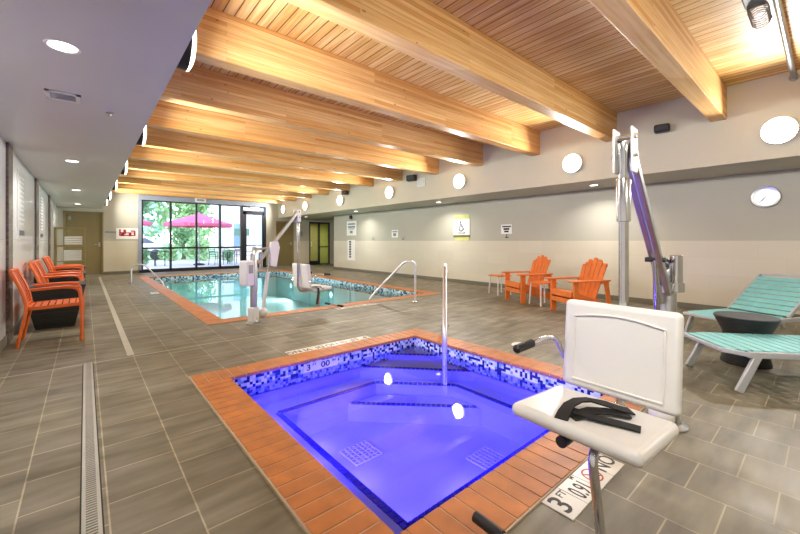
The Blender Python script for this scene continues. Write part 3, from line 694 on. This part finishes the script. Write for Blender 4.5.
# ---------------------------------------------------------------- left row: armchairs and tapered tables
def armchair():
    t = thing('armchair', 'x', 'chair', group='orange armchairs along the left wall'); w = .27
    for s in (-1, 1):
        y = w*s
        lg = MB(); lg.tube(rounded([(.27, y, 0), (.265, y, .40), (.25, y, .63), (.12, y, .655), (-.16, y, .64)], .1, 6), .016, 10).build('front_leg', M['orange'], t)
        MB().tube(rounded([(-.28, y*.98, 0), (-.20, y*.98, .42), (-.235, y*.97, .62), (-.33, y*.97, .86)], .25, 6), .0165, 10).build('rear_leg', M['orange'], t)
        MB().tube([(.24, y, .648), (.13, y, .662), (-.08, y, .655), (-.2, y, .645)], .024, 10, flat=((0, 1, 0), .45)).build('armrest', M['orange'], t)
    st = MB()
    for s in (-1, 1): st.bar((-.20, .235*s, .425), (.26, .235*s, .44), .022, .04)
    for k in range(8): x = -.19+k*.062; st.bar((x, -.235, .435+k*.002), (x, .235, .435+k*.002), .05, .014)
    st.build('seat', M['orange'], t, bevel=.003)
    bk = MB()
    for k in range(9):
        y = -.22+k*.055; bow = -.03*(1-(y/.24)**2)
        bk.ribbon([(-.20+bow*.6, y, .46), (-.215+bow, y, .58), (-.262+bow, y, .72), (-.325+bow*.7, y, .855)], (0, 1, 0), .042, .008)
    bk.tube([(-.325-.03*(1-(k/4)**2)*.7, .26*k/4, .86) for k in range(-4, 5)], .016, 10); bk.tube([(-.2-.02*(1-(k/4)**2), .26*k/4, .455) for k in range(-4, 5)], .013, 8)
    bk.build('backrest', M['orange'], t)
    return t
labs = ['orange metal armchair nearest the viewer by the left wall', 'orange armchair just past the first black tapered table', 'orange armchair standing third, before the second black table', 'orange armchair just past the second black table', 'orange armchair farthest along the left wall']
p = None
for y, lab in zip((6.17, 8.05, 8.72, 10.3, 10.95), labs):
    loc = (-.30, y, 0)
    if p is None: p = armchair(); p.location = loc; p['label'] = lab
    else: dup(p, loc, R(rnd.uniform(-3, 3)), lab)
def trough():
    t = thing('side_table', 'x', 'table', group='black tapered tables between the orange armchairs')
    b = MB(); a, c, h = .20, .315, .56
    b.add([(-a,-a,0),(a,-a,0),(a,a,0),(-a,a,0),(-c,-c,h),(c,-c,h),(c,c,h),(-c,c,h)], [(0,3,2,1),(4,5,6,7),(0,1,5,4),(1,2,6,5),(2,3,7,6),(3,0,4,7)])
    b.build('body', M['trough'], t, bevel=.01); MB().box(-c-.005, c+.005, -c-.005, c+.005, h, h+.03).build('tabletop', M['trough'], t, bevel=.006)
    return t
p = trough(); p.location = (-.31, 7.15, 0); p['label'] = 'black tapered square table behind the nearest orange armchair'
dup(p, (-.31, 9.5, 0), 0, 'black tapered square table in the middle of the armchair row'); dup(p, (-.31, 11.75, 0), 0, 'black tapered square table at the far end of the armchair row')

# towel rack
t = thing('towel_rack', 'open wooden towel rack standing before the olive door', 'rack', (-.33, 14.6, 0))
f = MB()
for x in (-.32, .32):
    for y in (-.2, .2): f.box(x-.025, x+.025, y-.025, y+.025, 0, 1.6)
for z in (1.57, 1.05): f.box(-.32, .32, -.225, -.175, z-.02, z+.03); f.box(-.32, .32, .175, .225, z-.02, z+.03); f.box(-.345, -.295, -.2, .2, z-.02, z+.03); f.box(.295, .345, -.2, .2, z-.02, z+.03)
f.build('rack_frame', M['rackwood'], t, bevel=.004)
for z in (1.08, .62, .2): MB().box(-.3, .3, -.19, .19, z-.02, z).build('shelf', M['rackwood'], t, bevel=.003)
for sx, sz, n, w in ((.07, 1.08, 4, 'upper'), (.05, .62, 5, 'lower')):
    for k in range(n):
        o = MB().box(-.2, .2, -.13, .13, .001, .061).build('folded_towel', M['towel'], loc=(-.33+sx, 14.58, sz+.002+k*.062), bevel=.02, seg=3); tag(o, 'folded white towel on the %s shelf of the towel rack' % w, 'towel', 'folded towels on the %s rack shelf' % w)

# ---------------------------------------------------------------- adirondack chairs and small tables
def adirondack():
    t = thing('adirondack_chair', 'x', 'chair', group='orange adirondack chairs by the right wall')    # faces +x
    for s in (-1, 1):
        y = .27*s
        MB().box(.24, .34, y-.018, y+.018, 0, .54).build('front_leg', M['orangewood'], t, bevel=.005)
        MB().bar((.30, y-.03*s, .33), (-.46, y-.03*s, .05), .025, .12).build('rear_leg', M['orangewood'], t, bevel=.005)
        MB().prism([(.40, -.05), (.42, 0), (.40, .07), (.28, .085), (-.28, .05), (-.36, .045), (-.36, -.03), (.3, -.05)], .54, .565, lambda x, yy, z: (x, y+yy*s, z)).build('armrest', M['orangewood'], t, bevel=.006)
        MB().bar((-.30, y, .54), (-.36, y, .14), .025, .08, (1, 0, 0)).build('arm_brace', M['orangewood'], t, bevel=.004)
    st = MB()
    for k in range(6):
        x = .30-k*.082; z = .375-.13*(k/5)**.8; st.bar((x, -.25, z), (x, .25, z), .072, .02)
    st.box(.345, .365, -.25, .25, .29, .385); st.box(.345, .365, -.25, .25, .19, .265); st.build('seat', M['orangewood'], t, bevel=.004)
    bk = MB(); d = Vector((-.36, 0, 1)).normalized(); Hs = [.575, .668, .697, .668, .575]
    for k in range(5):
        y = (k-2)*.104; p0 = Vector((-.12, y*.85, .22)); p1 = p0+d*Hs[k]+Vector((0, y*.2, 0)); bk.bar(p0, p1, .084, .02, (1, 0, .36))
        bk.cyl(p1-Vector((.01, 0, 0)), p1+Vector((.01, 0, 0)), .042, seg=16)
    bk.bar((-.25, -.30, .53), (-.25, .30, .53), .03, .07); bk.bar((-.36, -.23, .80), (-.36, .23, .80), .025, .06); bk.build('backrest', M['orangewood'], t, bevel=.003)
    return t
hd = R(180-25)
def place(front_leg, side):   # local front legs at (.29, +-.27)
    v = Vector((.29, .27*side, 0)); c, s = math.cos(hd), math.sin(hd); return (front_leg[0]-(c*v.x-s*v.y), front_leg[1]-(s*v.x+c*v.y), 0)
p = adirondack(); p.location = place((6.40, 3.84), 1); p.rotation_euler.z = hd; p['label'] = 'orange adirondack chair farther left, between the two small tables'
dup(p, place((6.17, 3.12), -1), hd, 'orange adirondack chair right of the other, behind the lift seat')
def small_table():
    t = thing('side_table', 'x', 'table', group='small orange topped tables by the adirondack chairs')
    tp = MB()
    for k in range(5): tp.box(-.19+k*.077, -.19+k*.077+.07, -.19, .19, .41, .43)
    tp.build('tabletop', M['orangewood'], t, bevel=.004)
    for a in (-1, 1):
        for b in (-1, 1): MB().bar((.17*a, .17*b, 0), (.15*a, .15*b, .41), .022, .022, (0, 1, 0)).build('leg', M['whitepaint'], t, bevel=.003)
    return t
p = small_table(); p.location = (7.13, 4.86, 0); p.rotation_euler.z = R(-20); p['label'] = 'small orange table with pale legs left of both adirondack chairs'
dup(p, (6.55, 3.52, 0), R(-25), 'small orange table with pale legs between the two adirondack chairs')

# ---------------------------------------------------------------- loungers
def lounger(label, loc, rz, back, ln=1.25):
    t = thing('chaise_lounge', label, 'lounger', loc, rz, 'turquoise chaise lounges')     # foot end at origin, runs along +x, z top .33
    w = .31; H = .31
    fr = MB()
    for s in (-1, 1): fr.bar((.0, w*s*.82, H+.005), (.16, w*s, H-.012), .03, .035); fr.bar((.15, w*s, H-.012), (1.95, w*s, H-.012), .03, .05)
    fr.bar((0, -w*.84, H+.005), (0, w*.84, H+.005), .03, .03); fr.bar((1.94, -w, H-.012), (1.94, w, H-.012), .03, .05); fr.bar((ln, -w, H-.02), (ln, w, H-.02), .03, .03)
    fr.build('frame', M['greymetal'], t, bevel=.006)
    for x, dx in ((.22, -.14), (1.75, .14)):
        for s in (-1, 1): MB().bar((x, w*s, H-.02), (x+dx, w*s*1.02, 0), .03, .055, (1, 0, 0)).build('leg', M['greymetal'], t, bevel=.005)
    sl = MB(); n = int(ln/.083)
    for k in range(n):
        x = .04+k*.083; ww = w*(.86 if k == 0 else (.93 if k == 1 else .97)); sl.box(x, x+.066, -ww, ww, H+.008, H+.02)
    sl.build('seat_slats', M['turq'], t, bevel=.003)
    a = R(back); M4 = Matrix.Rotation(-a, 4, 'Y'); o = Vector((ln, 0, H+.012))
    fb = MB(); e = lambda x, y, z=0: o + M4 @ Vector((x, y, z))
    for s in (-1, 1): fb.bar(e(0, w*.97*s), e(.74, w*.97*s), .025, .035)
    fb.bar(e(.74, -w*.97), e(.74, w*.97), .03, .03); b = fb.build('back_frame', M['greymetal'], t, bevel=.005)
    bs = MB()
    for k in range(8): bs.bar(e(.05+k*.085, -w*.93, .008), e(.05+k*.085, w*.93, .008), .068, .012, M4 @ Vector((0, 0, 1)))
    bs.build('back_slats', M['turq'], b, bevel=.003)
    if back > 5:
        for s in (-1, 1): MB().tube([e(.38, w*.9*s), (ln+.5, w*.9*s, H-.02)], .009).build('back_prop', M['greymetal'], t)
    return t
lounger('turquoise chaise lounge near the viewer at the right edge, slats lying flat', (4.13, .74, 0), R(-49), 0)
lounger('turquoise chaise lounge by the wall with its backrest raised', (5.47, .93, 0), R(-25), 36, .82)
t = MB().lathe([(.19, 0), (.19, .02), (.165, .12), (.16, .19), (.18, .31), (.235, .43), (.247, .455), (.24, .465), (.001, .467)], seg=40).build('side_table', M['wicker'], loc=(4.94, .54, 0))
tag(t, 'black wicker hourglass table between the turquoise loungers', 'table')

# ---------------------------------------------------------------- things on the right wall and fascia
XW = XR-.006
def wsign(label, y0, y1, z0, z1, lines=(), body='signwhite', x=XW):
    t = thing('wall_sign', label, 'sign', (x, (y0+y1)/2, (z0+z1)/2)); w, h = abs(y1-y0)/2, (z1-z0)/2
    MB().box(-.012, 0, -w, w, -h, h).build('panel', M[body], t, bevel=.002)
    return t, w, h
def bars(t, rows, mat='ink', x=-.0135):
    m = MB()
    for y0, y1, z0, z1 in rows: m.box(x, x+.002, y0, y1, z0, z1)
    m.build('lettering', M[mat], t, smooth=False)
RT = (R(90), 0, R(-90))
t, w, h = wsign('white square wheelchair sign with a lime strip behind it on the right wall', 6.52, 7.12, 1.37, 1.82)
MB().box(-.006, 0, -w+.02, w-.04, h-.02, h+.13).build('lime_strip', M['yellowstrip'], t); MB().box(-.016, 0, -w-.005, w-.005, -h-.06, -h-.005).build('brown_strip', M['brownstrip'], t); MB().box(-.006, 0, -w+.02, w-.05, -h-.16, -h-.06).build('lime_foot', M['yellowstrip'], t)
pic = MB(); X = -.0145; q = lambda y, z: (X, -y, z)
pic.tube([q(-.005+.075*math.cos(R(130+a)), -.035+.075*math.sin(R(130+a))) for a in range(0, 241, 15)], .013, 8)
pic.ball(q(-.025, .14), .027)
for P in ([(-.022, .10), (-.012, .015), (.05, .015), (.08, -.07), (.105, -.06)], [(-.018, .06), (.045, .06)]): pic.tube([q(*w_) for w_ in P], .015, 8)
pic.build('wheelchair_symbol', M['inkblue'], t, smooth=False)
text('Pool Lift', .085, M['ink'], t, (X, 0, -.165), RT)
t, w, h = wsign('small white notice with two dark text lines above the adirondack chairs', 5.18, 5.50, 1.38, 1.62)
bars(t, [(-.13, .13, .05, .085), (-.08, .09, -.02, .03), (-.06, .07, -.08, -.035)])
k = MB(); k.box(-.012, 0, -.05, .05, -.22, -.20); k.bar((-.012, 0, -.13), (-.012, .0, -.20), .012, .012, (1, 0, 0)); k.build('hook', M['ink'], t)
t, w, h = wsign('small white notice in the middle of the right wall', 9.6, 9.95, 1.32, 1.58); bars(t, [(-.13, .13, .05, .09), (-.07, .09, -.08, .02)], 'inkgrey')
t, w, h = wsign('white notice with grey print above the vertical sign', 12.15, 12.85, 1.42, 2.0); bars(t, [(-.26, .26, .14, .2), (-.26, .26, .02, .09), (-.2, .2, -.04, -.01), (-.08, .12, -.2, -.1)], 'inkgrey')
t, w, h = wsign('tall narrow white sign with black vertical lettering', 12.25, 12.8, .42, 1.24); bars(t, [(0, .14, -.30+i*.1, -.23+i*.1) for i in range(7)])
for y, z, lab in ((11.0, 1.28, 'small metal wall hook left of the middle notice'), (9.3, 1.28, 'small metal wall hook right of the middle notice')):
    o = MB().tube(rounded([(0, 0, .09), (-.02, 0, .05), (-.02, 0, -.03), (-.08, 0, -.03), (-.08, 0, .04)], .03), .012).build('wall_hook', M['steel'], loc=(XW+.004, y, z)); tag(o, lab, 'hook')
t = thing('wall_clock', 'round wall clock with silver rim at the upper right', 'clock', (XR, .66, 1.89))
MB().lathe([(.17, 0), (.175, -.02), (.165, -.035), (.14, -.03), (.135, -.018)], seg=40, ax='X').build('rim', M['steel'], t)
MB().lathe([(.142, -.016), (.001, -.017)], seg=40, ax='X').build('dial', M['dial'], t)
m = MB()
for k in range(12): a = R(30*k); m.bar((-.0185, -.105*math.sin(a), .105*math.cos(a)), (-.0185, -.125*math.sin(a), .125*math.cos(a)), .002, .01, (0, math.cos(a), math.sin(a)))
m.build('hour_marks', M['inkgrey'], t, smooth=False)
for nm, ang, ln_ in (('hour_hand', 215, .07), ('minute_hand', 222, .11)): a = R(ang); MB().bar((-.021, .015*math.sin(a), -.015*math.cos(a)), (-.021, -ln_*math.sin(a), ln_*math.cos(a)), .002, .009, (0, math.cos(a), math.sin(a))).build(nm, M['ink'], t, smooth=False)
def speaker(label, loc, s=1):
    t = thing('loudspeaker', label, 'loudspeaker', loc, R(12))
    MB().obox((-.11, 0, 0), (.14, .26*s, .15*s)).build('cabinet', M['darkbox'], t, bevel=.03, seg=3)
    MB().obox((-.183, .0, 0), (.01, .2*s, .11*s)).build('grille', M['black'], t, bevel=.004); MB().bar((0, 0, 0), (-.06, 0, 0), .05, .05).build('bracket', M['black'], t)
speaker('black loudspeaker on the right fascia near the top of the spa lift', (XF, 1.72, 2.95), .8); speaker('black loudspeaker on the right fascia above a white vent', (XF, 7.5, 2.93), 1.1); speaker('tiny black loudspeaker far along the right fascia', (XF, 10.9, 2.86), .9)
def vent(label, loc, rot, w, h):
    t = thing('air_vent', label, 'vent', loc); t.rotation_euler = rot
    f = MB(); f.box(-w, w, -h, -h+.03, 0, .012); f.box(-w, w, h-.03, h, 0, .012); f.box(-w, -w+.03, -h, h, 0, .012); f.box(w-.03, w, -h, h, 0, .012); f.build('frame', M['whitepaint'], t, bevel=.002)
    MB().box(-w+.03, w-.03, -h+.03, h-.03, -.002, .002).build('backing', M['signgrey'], t, smooth=False)
    s = MB(); n = int(2*(h-.03)/.022)
    for k in range(n): y = -h+.03+(k+.5)*.022; s.obox((0, y, .006), (2*w-.06, .014, .002), Matrix.Rotation(R(25), 4, 'X'))
    s.build('louvre', M['whitepaint'], t, smooth=False); return t
vent('small white air vent on the right fascia below a loudspeaker', (XF, 7.2, 2.79), (R(90), 0, R(-90)), .16, .11)
vent('grey louvred air vent in the left soffit', (-.13, 3.95, ZS), (R(180), 0, 0), .105, .105)
o = MB().lathe([(.03, 0), (.03, -.006), (.013, -.01), (.009, -.026), (.001, -.028)]).build('sprinkler_head', M['steel'], loc=(.17, 4.21, ZS)); tag(o, 'small fire sprinkler head in the left soffit', 'sprinkler')
t = thing('security_camera', 'small dark camera high on the right wall above the notices', 'camera', (XR, 12.5, 2.14)); MB().box(-.1, 0, -.05, .05, -.06, .08).build('housing', M['darkbox'], t, bevel=.015); MB().cyl((-.1, 0, 0), (-.115, 0, 0), .03).build('camera_lens', M['black'], t)
o = MB().box(-.02, 0, -.09, .09, -.12, .12).build('wall_plate', M['signgrey'], loc=(8.05, Y1, 1.55), rot=(0, 0, R(90)), bevel=.003); tag(o, 'small grey plaque on the recess wall beside the glass door', 'plaque')
# conduit at the upper right
t = thing('conduit_pipe', 'grey metal conduit under the wood ceiling at the top right corner', 'pipe', (XF, .30, 3.3))
MB().tube([(-6.3, 0, 0), (0, 0, 0)], .028, 16).build('pipe_run', M['pipe'], t); MB().lathe([(.05, -.012), (.05, 0)], seg=20, ax='X').build('wall_flange', M['pipe'], t)
c = MB(); c.box(-2.62, -2.38, .06, .2, -.02, .09); c.build('junction_box', M['darkbox'], t, bevel=.01)
MB().tube([(-2.35+.28*k/60, .12+.07*math.cos(k*.63), -.02+.07*math.sin(k*.63)) for k in range(61)], .006, 6).build('coiled_cable', M['pipe'], t)

# ---------------------------------------------------------------- end and left wall signs
t = thing('wall_sign', 'white sign with red lettering beside the window', 'sign', (1.19, Y1, 1.47)); MB().box(-.33, .33, -.015, 0, -.2, .2).build('panel', M['signwhite'], t, bevel=.002)
m = MB()
for x, z, w, h in ((-.22, .05, .03, .22), (-.08, .07, .05, .16), (.22, .02, .03, .2), (0, -.06, .3, .04), (0, .03, .3, .03), (.08, -.02, .05, .14), (-.14, -.02, .06, .14), (.15, .1, .06, .05)): m.box(x-w/2*1.6, x+w/2*1.6, -.017, -.014, z-h/2, z+h/2)
m.build('lettering', M['inkred'], t, smooth=False)
t = thing('wall_sign', 'small grey room plaque right of the olive door', 'sign', (.70, Y1, 1.46)); MB().box(-.16, .16, -.012, 0, -.13, .08).build('panel', M['wall'], t, bevel=.002); MB().box(-.16, .16, -.016, -.01, .03, .09).build('dark_band', M['inkgrey'], t, bevel=.002)
t = thing('emergency_light', 'small grey and white emergency light on the window header', 'emergency light', (3.6, Y1-.06, 2.87)); MB().box(-.2, .2, -.07, 0, -.08, .08).build('housing', M['whitepaint'], t, bevel=.01); MB().box(-.14, .14, -.078, -.07, -.045, .045).build('face', M['inkgrey'], t, bevel=.003)
t = thing('exit_sign', 'red lettered EXIT sign over the glass door to the patio', 'exit sign', (5.8, Y1-.03, 2.64)); MB().box(-.2, .2, -.03, 0, -.09, .09).build('panel', M['signwhite'], t, bevel=.004); text('EXIT', .16, M['exitred'], t, (0, -.032, 0), (R(90), 0, 0))
for y, lab in ((7.55, 'tall glossy notice board with grey print on the left wall, nearer one'), (10.75, 'tall glossy notice board with grey print on the left wall, farther one')):
    t = thing('wall_sign', lab, 'sign', (XL+.002, y, 1.78)); MB().box(0, .01, -.42, .42, -.56, .40).build('panel', M['boardwhite'], t, bevel=.002)
    m = MB()
    for k in range(11):
        L_ = rnd.uniform(.18, .32); m.box(.0095, .0115, -L_, L_*.9, .30-k*.065, .33-k*.065)
    m.build('lettering', M['paleink'], t, smooth=False); MB().box(.0095, .014, -.26, .24, -.50, -.43).build('dark_plate', M['ink'], t, smooth=False)

# ---------------------------------------------------------------- outdoors
struct(MB().box(-30, 50, Y1+.3, 27, -.12, -.02).build('ground_patio', M['paving'], smooth=False)); struct(MB().box(-40, 60, 27, 80, -.12, -.01).build('ground_lawn', M['grass'], smooth=False))
def leafmesh(seed, n, size):
    r = random.Random(seed); m = MB()
    lobes = [(Vector((r.uniform(-.5, .5), r.uniform(-.5, .5), r.uniform(-.45, .5))), r.uniform(.4, .62)) for _ in range(9)]
    for _ in range(n):
        c, rad = r.choice(lobes); d = Vector((r.gauss(0, 1), r.gauss(0, 1), r.gauss(0, 1))).normalized(); p = c+d*rad*r.uniform(.7, 1.)
        a = Vector((r.gauss(0, 1), r.gauss(0, 1), r.gauss(0, 1))).normalized(); b = a.orthogonal().normalized(); s = size*r.uniform(.6, 1.3)
        m.add([p-a*s, p-b*s*.5, p+a*s, p+b*s*.5], [(0,1,2,3)])
    return m
LM = [leafmesh(3, 2600, .085), leafmesh(5, 2600, .085)]
def plant(name, label, cat, loc, r, h, mat, k, trunk=0, group=None):
    t = thing(name, label, cat, loc, 0, group)
    o = LM[k].build('foliage', mat, t, smooth=False); o.scale = (r, r, h/2); o.location = (0, 0, trunk+h/2*.95)
    if trunk: MB().tube([(0, 0, -.1), (.05, .03, trunk*.6), (0, 0, trunk+h*.4)], [.16, .12, .06]).build('trunk', M['bark'], t)
    else: MB().tube([(0, 0, -.05), (0, 0, h*.5)], [.05, .03]).build('stem', M['bark'], t)
plant('tree', 'broad green tree outside the left window bay', 'tree', (1.0, 36, 0), 2.8, 6.5, M['leafC'], 0, 1.6)
plant('tree', 'leafy tree behind the red parasols', 'tree', (7.2, 37, 0), 2.6, 7, M['leafA'], 1, 1.2)
plant('tree', 'narrow dark green shrub tree behind the middle red umbrella', 'tree', (4.9, 27.6, 0), .85, 2.6, M['leafB'], 0, .3)
plant('tree', 'tall pale green tree far beyond the lawn', 'tree', (-4.5, 46, 0), 4, 8, M['leafA'], 0, 1.5)
plant('tree', 'blue green tree at the back of the lawn', 'tree', (4.2, 50, 0), 4.8, 9.5, M['leafC'], 1, 1.5)
for x, y, r, h, mt, lab in ((2.2, 22.6, .4, .9, 'leafB', 'small round bush outside the first window bay'), (6.3, 22.6, .4, .8, 'leafB', 'small round bush by the patio door'), (3.9, 26.0, .6, 1.1, 'leafA', 'wide green hedge bush behind the patio chairs'), (5.3, 25.2, .8, 1.5, 'leafA', 'wide green hedge bush under the second parasol'), (.2, 26, .9, 1.0, 'leafC', 'low bush beside the white car')):
    plant('bush', lab, 'bush', (x, y, 0), r, h, M[mt], 1)
def umbrella(label, loc, z, r):
    t = thing('patio_umbrella', label, 'umbrella', loc, R(10), 'red patio umbrellas outside'); m = MB(); n = 8
    rim = [(r*math.cos(2*math.pi*k/n), r*math.sin(2*math.pi*k/n), z) for k in range(n)]
    m.add([(0, 0, z+.55)]+rim, [(0, k+1, (k+1) % n+1) for k in range(n)])
    m.add(rim+[(x, y, q-.14) for x, y, q in rim], [(k, (k+1) % n, n+(k+1) % n, n+k) for k in range(n)])
    o = m.build('canopy', M['pink'], t, smooth=False); md = o.modifiers.new('thick', 'SOLIDIFY'); md.thickness = .015
    MB().tube([(0, 0, 0), (0, 0, z+.6)], .025).build('pole', M['greymetal'], t); MB().lathe([(.25, 0), (.25, .05), (.04, .1)]).build('base', M['tyre'], t)
    rb = MB()
    for x, y, q in rim: rb.tube([(0, 0, z+.5), (x*.98, y*.98, q-.02)], .01, 6)
    rb.build('ribs', M['greymetal'], t)
umbrella('red patio umbrella outside the left window bay', (1.2, 21.6, 0), 2.1, 1.35); umbrella('red patio umbrella outside the middle window bays', (4.35, 20.6, 0), 2.05, 1.6)
def ptable(label, loc):
    t = thing('patio_table', label, 'table', loc); MB().lathe([(.001, .72), (.5, .72), (.5, .70), (.001, .70)]).build('tabletop', M['bronze'], t)
    MB().tube([(.2, 0, .7), (.2, 0, 0)], .02).build('leg', M['bronze'], t); MB().tube([(-.2, .2, .7), (-.2, .2, 0)], .02).build('leg', M['bronze'], t); MB().tube([(-.2, -.2, .7), (-.2, -.2, 0)], .02).build('leg', M['bronze'], t)
ptable('dark metal patio table under the middle red umbrella', (5.9, 20.4, 0)); ptable('dark metal patio table under the left red umbrella', (2.75, 21.0, 0))
def pchair():
    t = thing('patio_chair', 'x', 'chair', group='dark metal patio chairs outside')
    for s in (-1, 1): MB().tube(rounded([(.22, .24*s, 0), (.22, .24*s, .65), (-.2, .24*s, .65)], .05), .014, 8).build('front_leg', M['bronze'], t); MB().tube([(-.26, .24*s, 0), (-.2, .24*s, .45), (-.28, .24*s, .9)], .014, 8).build('rear_leg', M['bronze'], t)
    MB().box(-.21, .22, -.24, .24, .43, .45).build('seat', M['bronze'], t)
    b = MB()
    for k in range(5): b.bar((-.2-.018*k*.9, -.24, .52+k*.085), (-.2-.018*k*.9, .24, .52+k*.085), .01, .03)
    b.build('backrest', M['bronze'], t); return t
p = pchair(); p.location = (5.0, 20.0, 0); p.rotation_euler.z = R(20); p['label'] = 'dark metal patio chair left of the middle patio table'
dup(p, (6.7, 20.3, 0), R(175), 'dark metal patio chair right of the middle patio table'); dup(p, (5.9, 19.5, 0), R(90), 'dark metal patio chair in front of the middle patio table')
# pale building on the right
t = thing('building', 'pale pink building with bluish wing beyond the patio', 'building', (6.5, 24.3, 0), R(-10))
MB().box(0, 1.7, 0, 5, 0, 9).build('wall', M['stucco'], t, smooth=False); MB().box(1.7, 9, .6, 5, 0, 9).build('wing', M['bluepanel'], t, smooth=False)
for x, z in ((.85, .8), (.85, 3.6)): MB().box(x-.3, x+.3, -.03, .02, z, z+1.5).build('window', M['winblue'], t, bevel=.02)
for x, z in ((2.8, .8), (4.4, .8), (2.8, 3.6), (4.4, 3.6)): MB().box(x-.4, x+.4, .57, .62, z, z+1.5).build('window', M['winblue'], t, bevel=.02)
o = MB().box(-.45, .45, -.03, .03, -.22, .22).build('plaque', M['greensign'], loc=(7.35, 23.6, 1.75), bevel=.01); tag(o, 'green rectangular sign on a post before the building', 'sign')
MB().box(-.04, .04, .03, .08, -1.8, .22).build('post', M['greymetal'], o)
# white car on the left
t = thing('car', 'white car parked beyond the patio seen through the left window bays', 'car', (2.2, 28.8, 0), R(-12))
prof = [(-2.2, .35), (-2.2, .75), (-2.05, .92), (-1.2, 1.0), (-.55, 1.45), (.9, 1.48), (1.7, 1.05), (2.15, .98), (2.2, .4)]
MB().prism(prof, -.85, .85, lambda x, z, y: (x, y, z)).build('body', M['carwhite'], t, bevel=.06, seg=3)
for s in (-1, 1): MB().prism([(-1.0, 1.02), (-.5, 1.38), (.85, 1.4), (1.4, 1.06)], .85*s, .86*s, lambda x, z, y: (x, y, z)).build('side_window', M['carglass'], t, smooth=False)
for x in (-1.4, 1.4):
    for s in (-1, 1): MB().lathe([(.2, -.1), (.33, -.1), (.34, 0), (.33, .1), (.2, .1)], (x, .8*s, .34), 20, 'Y').build('wheel', M['tyre'], t)
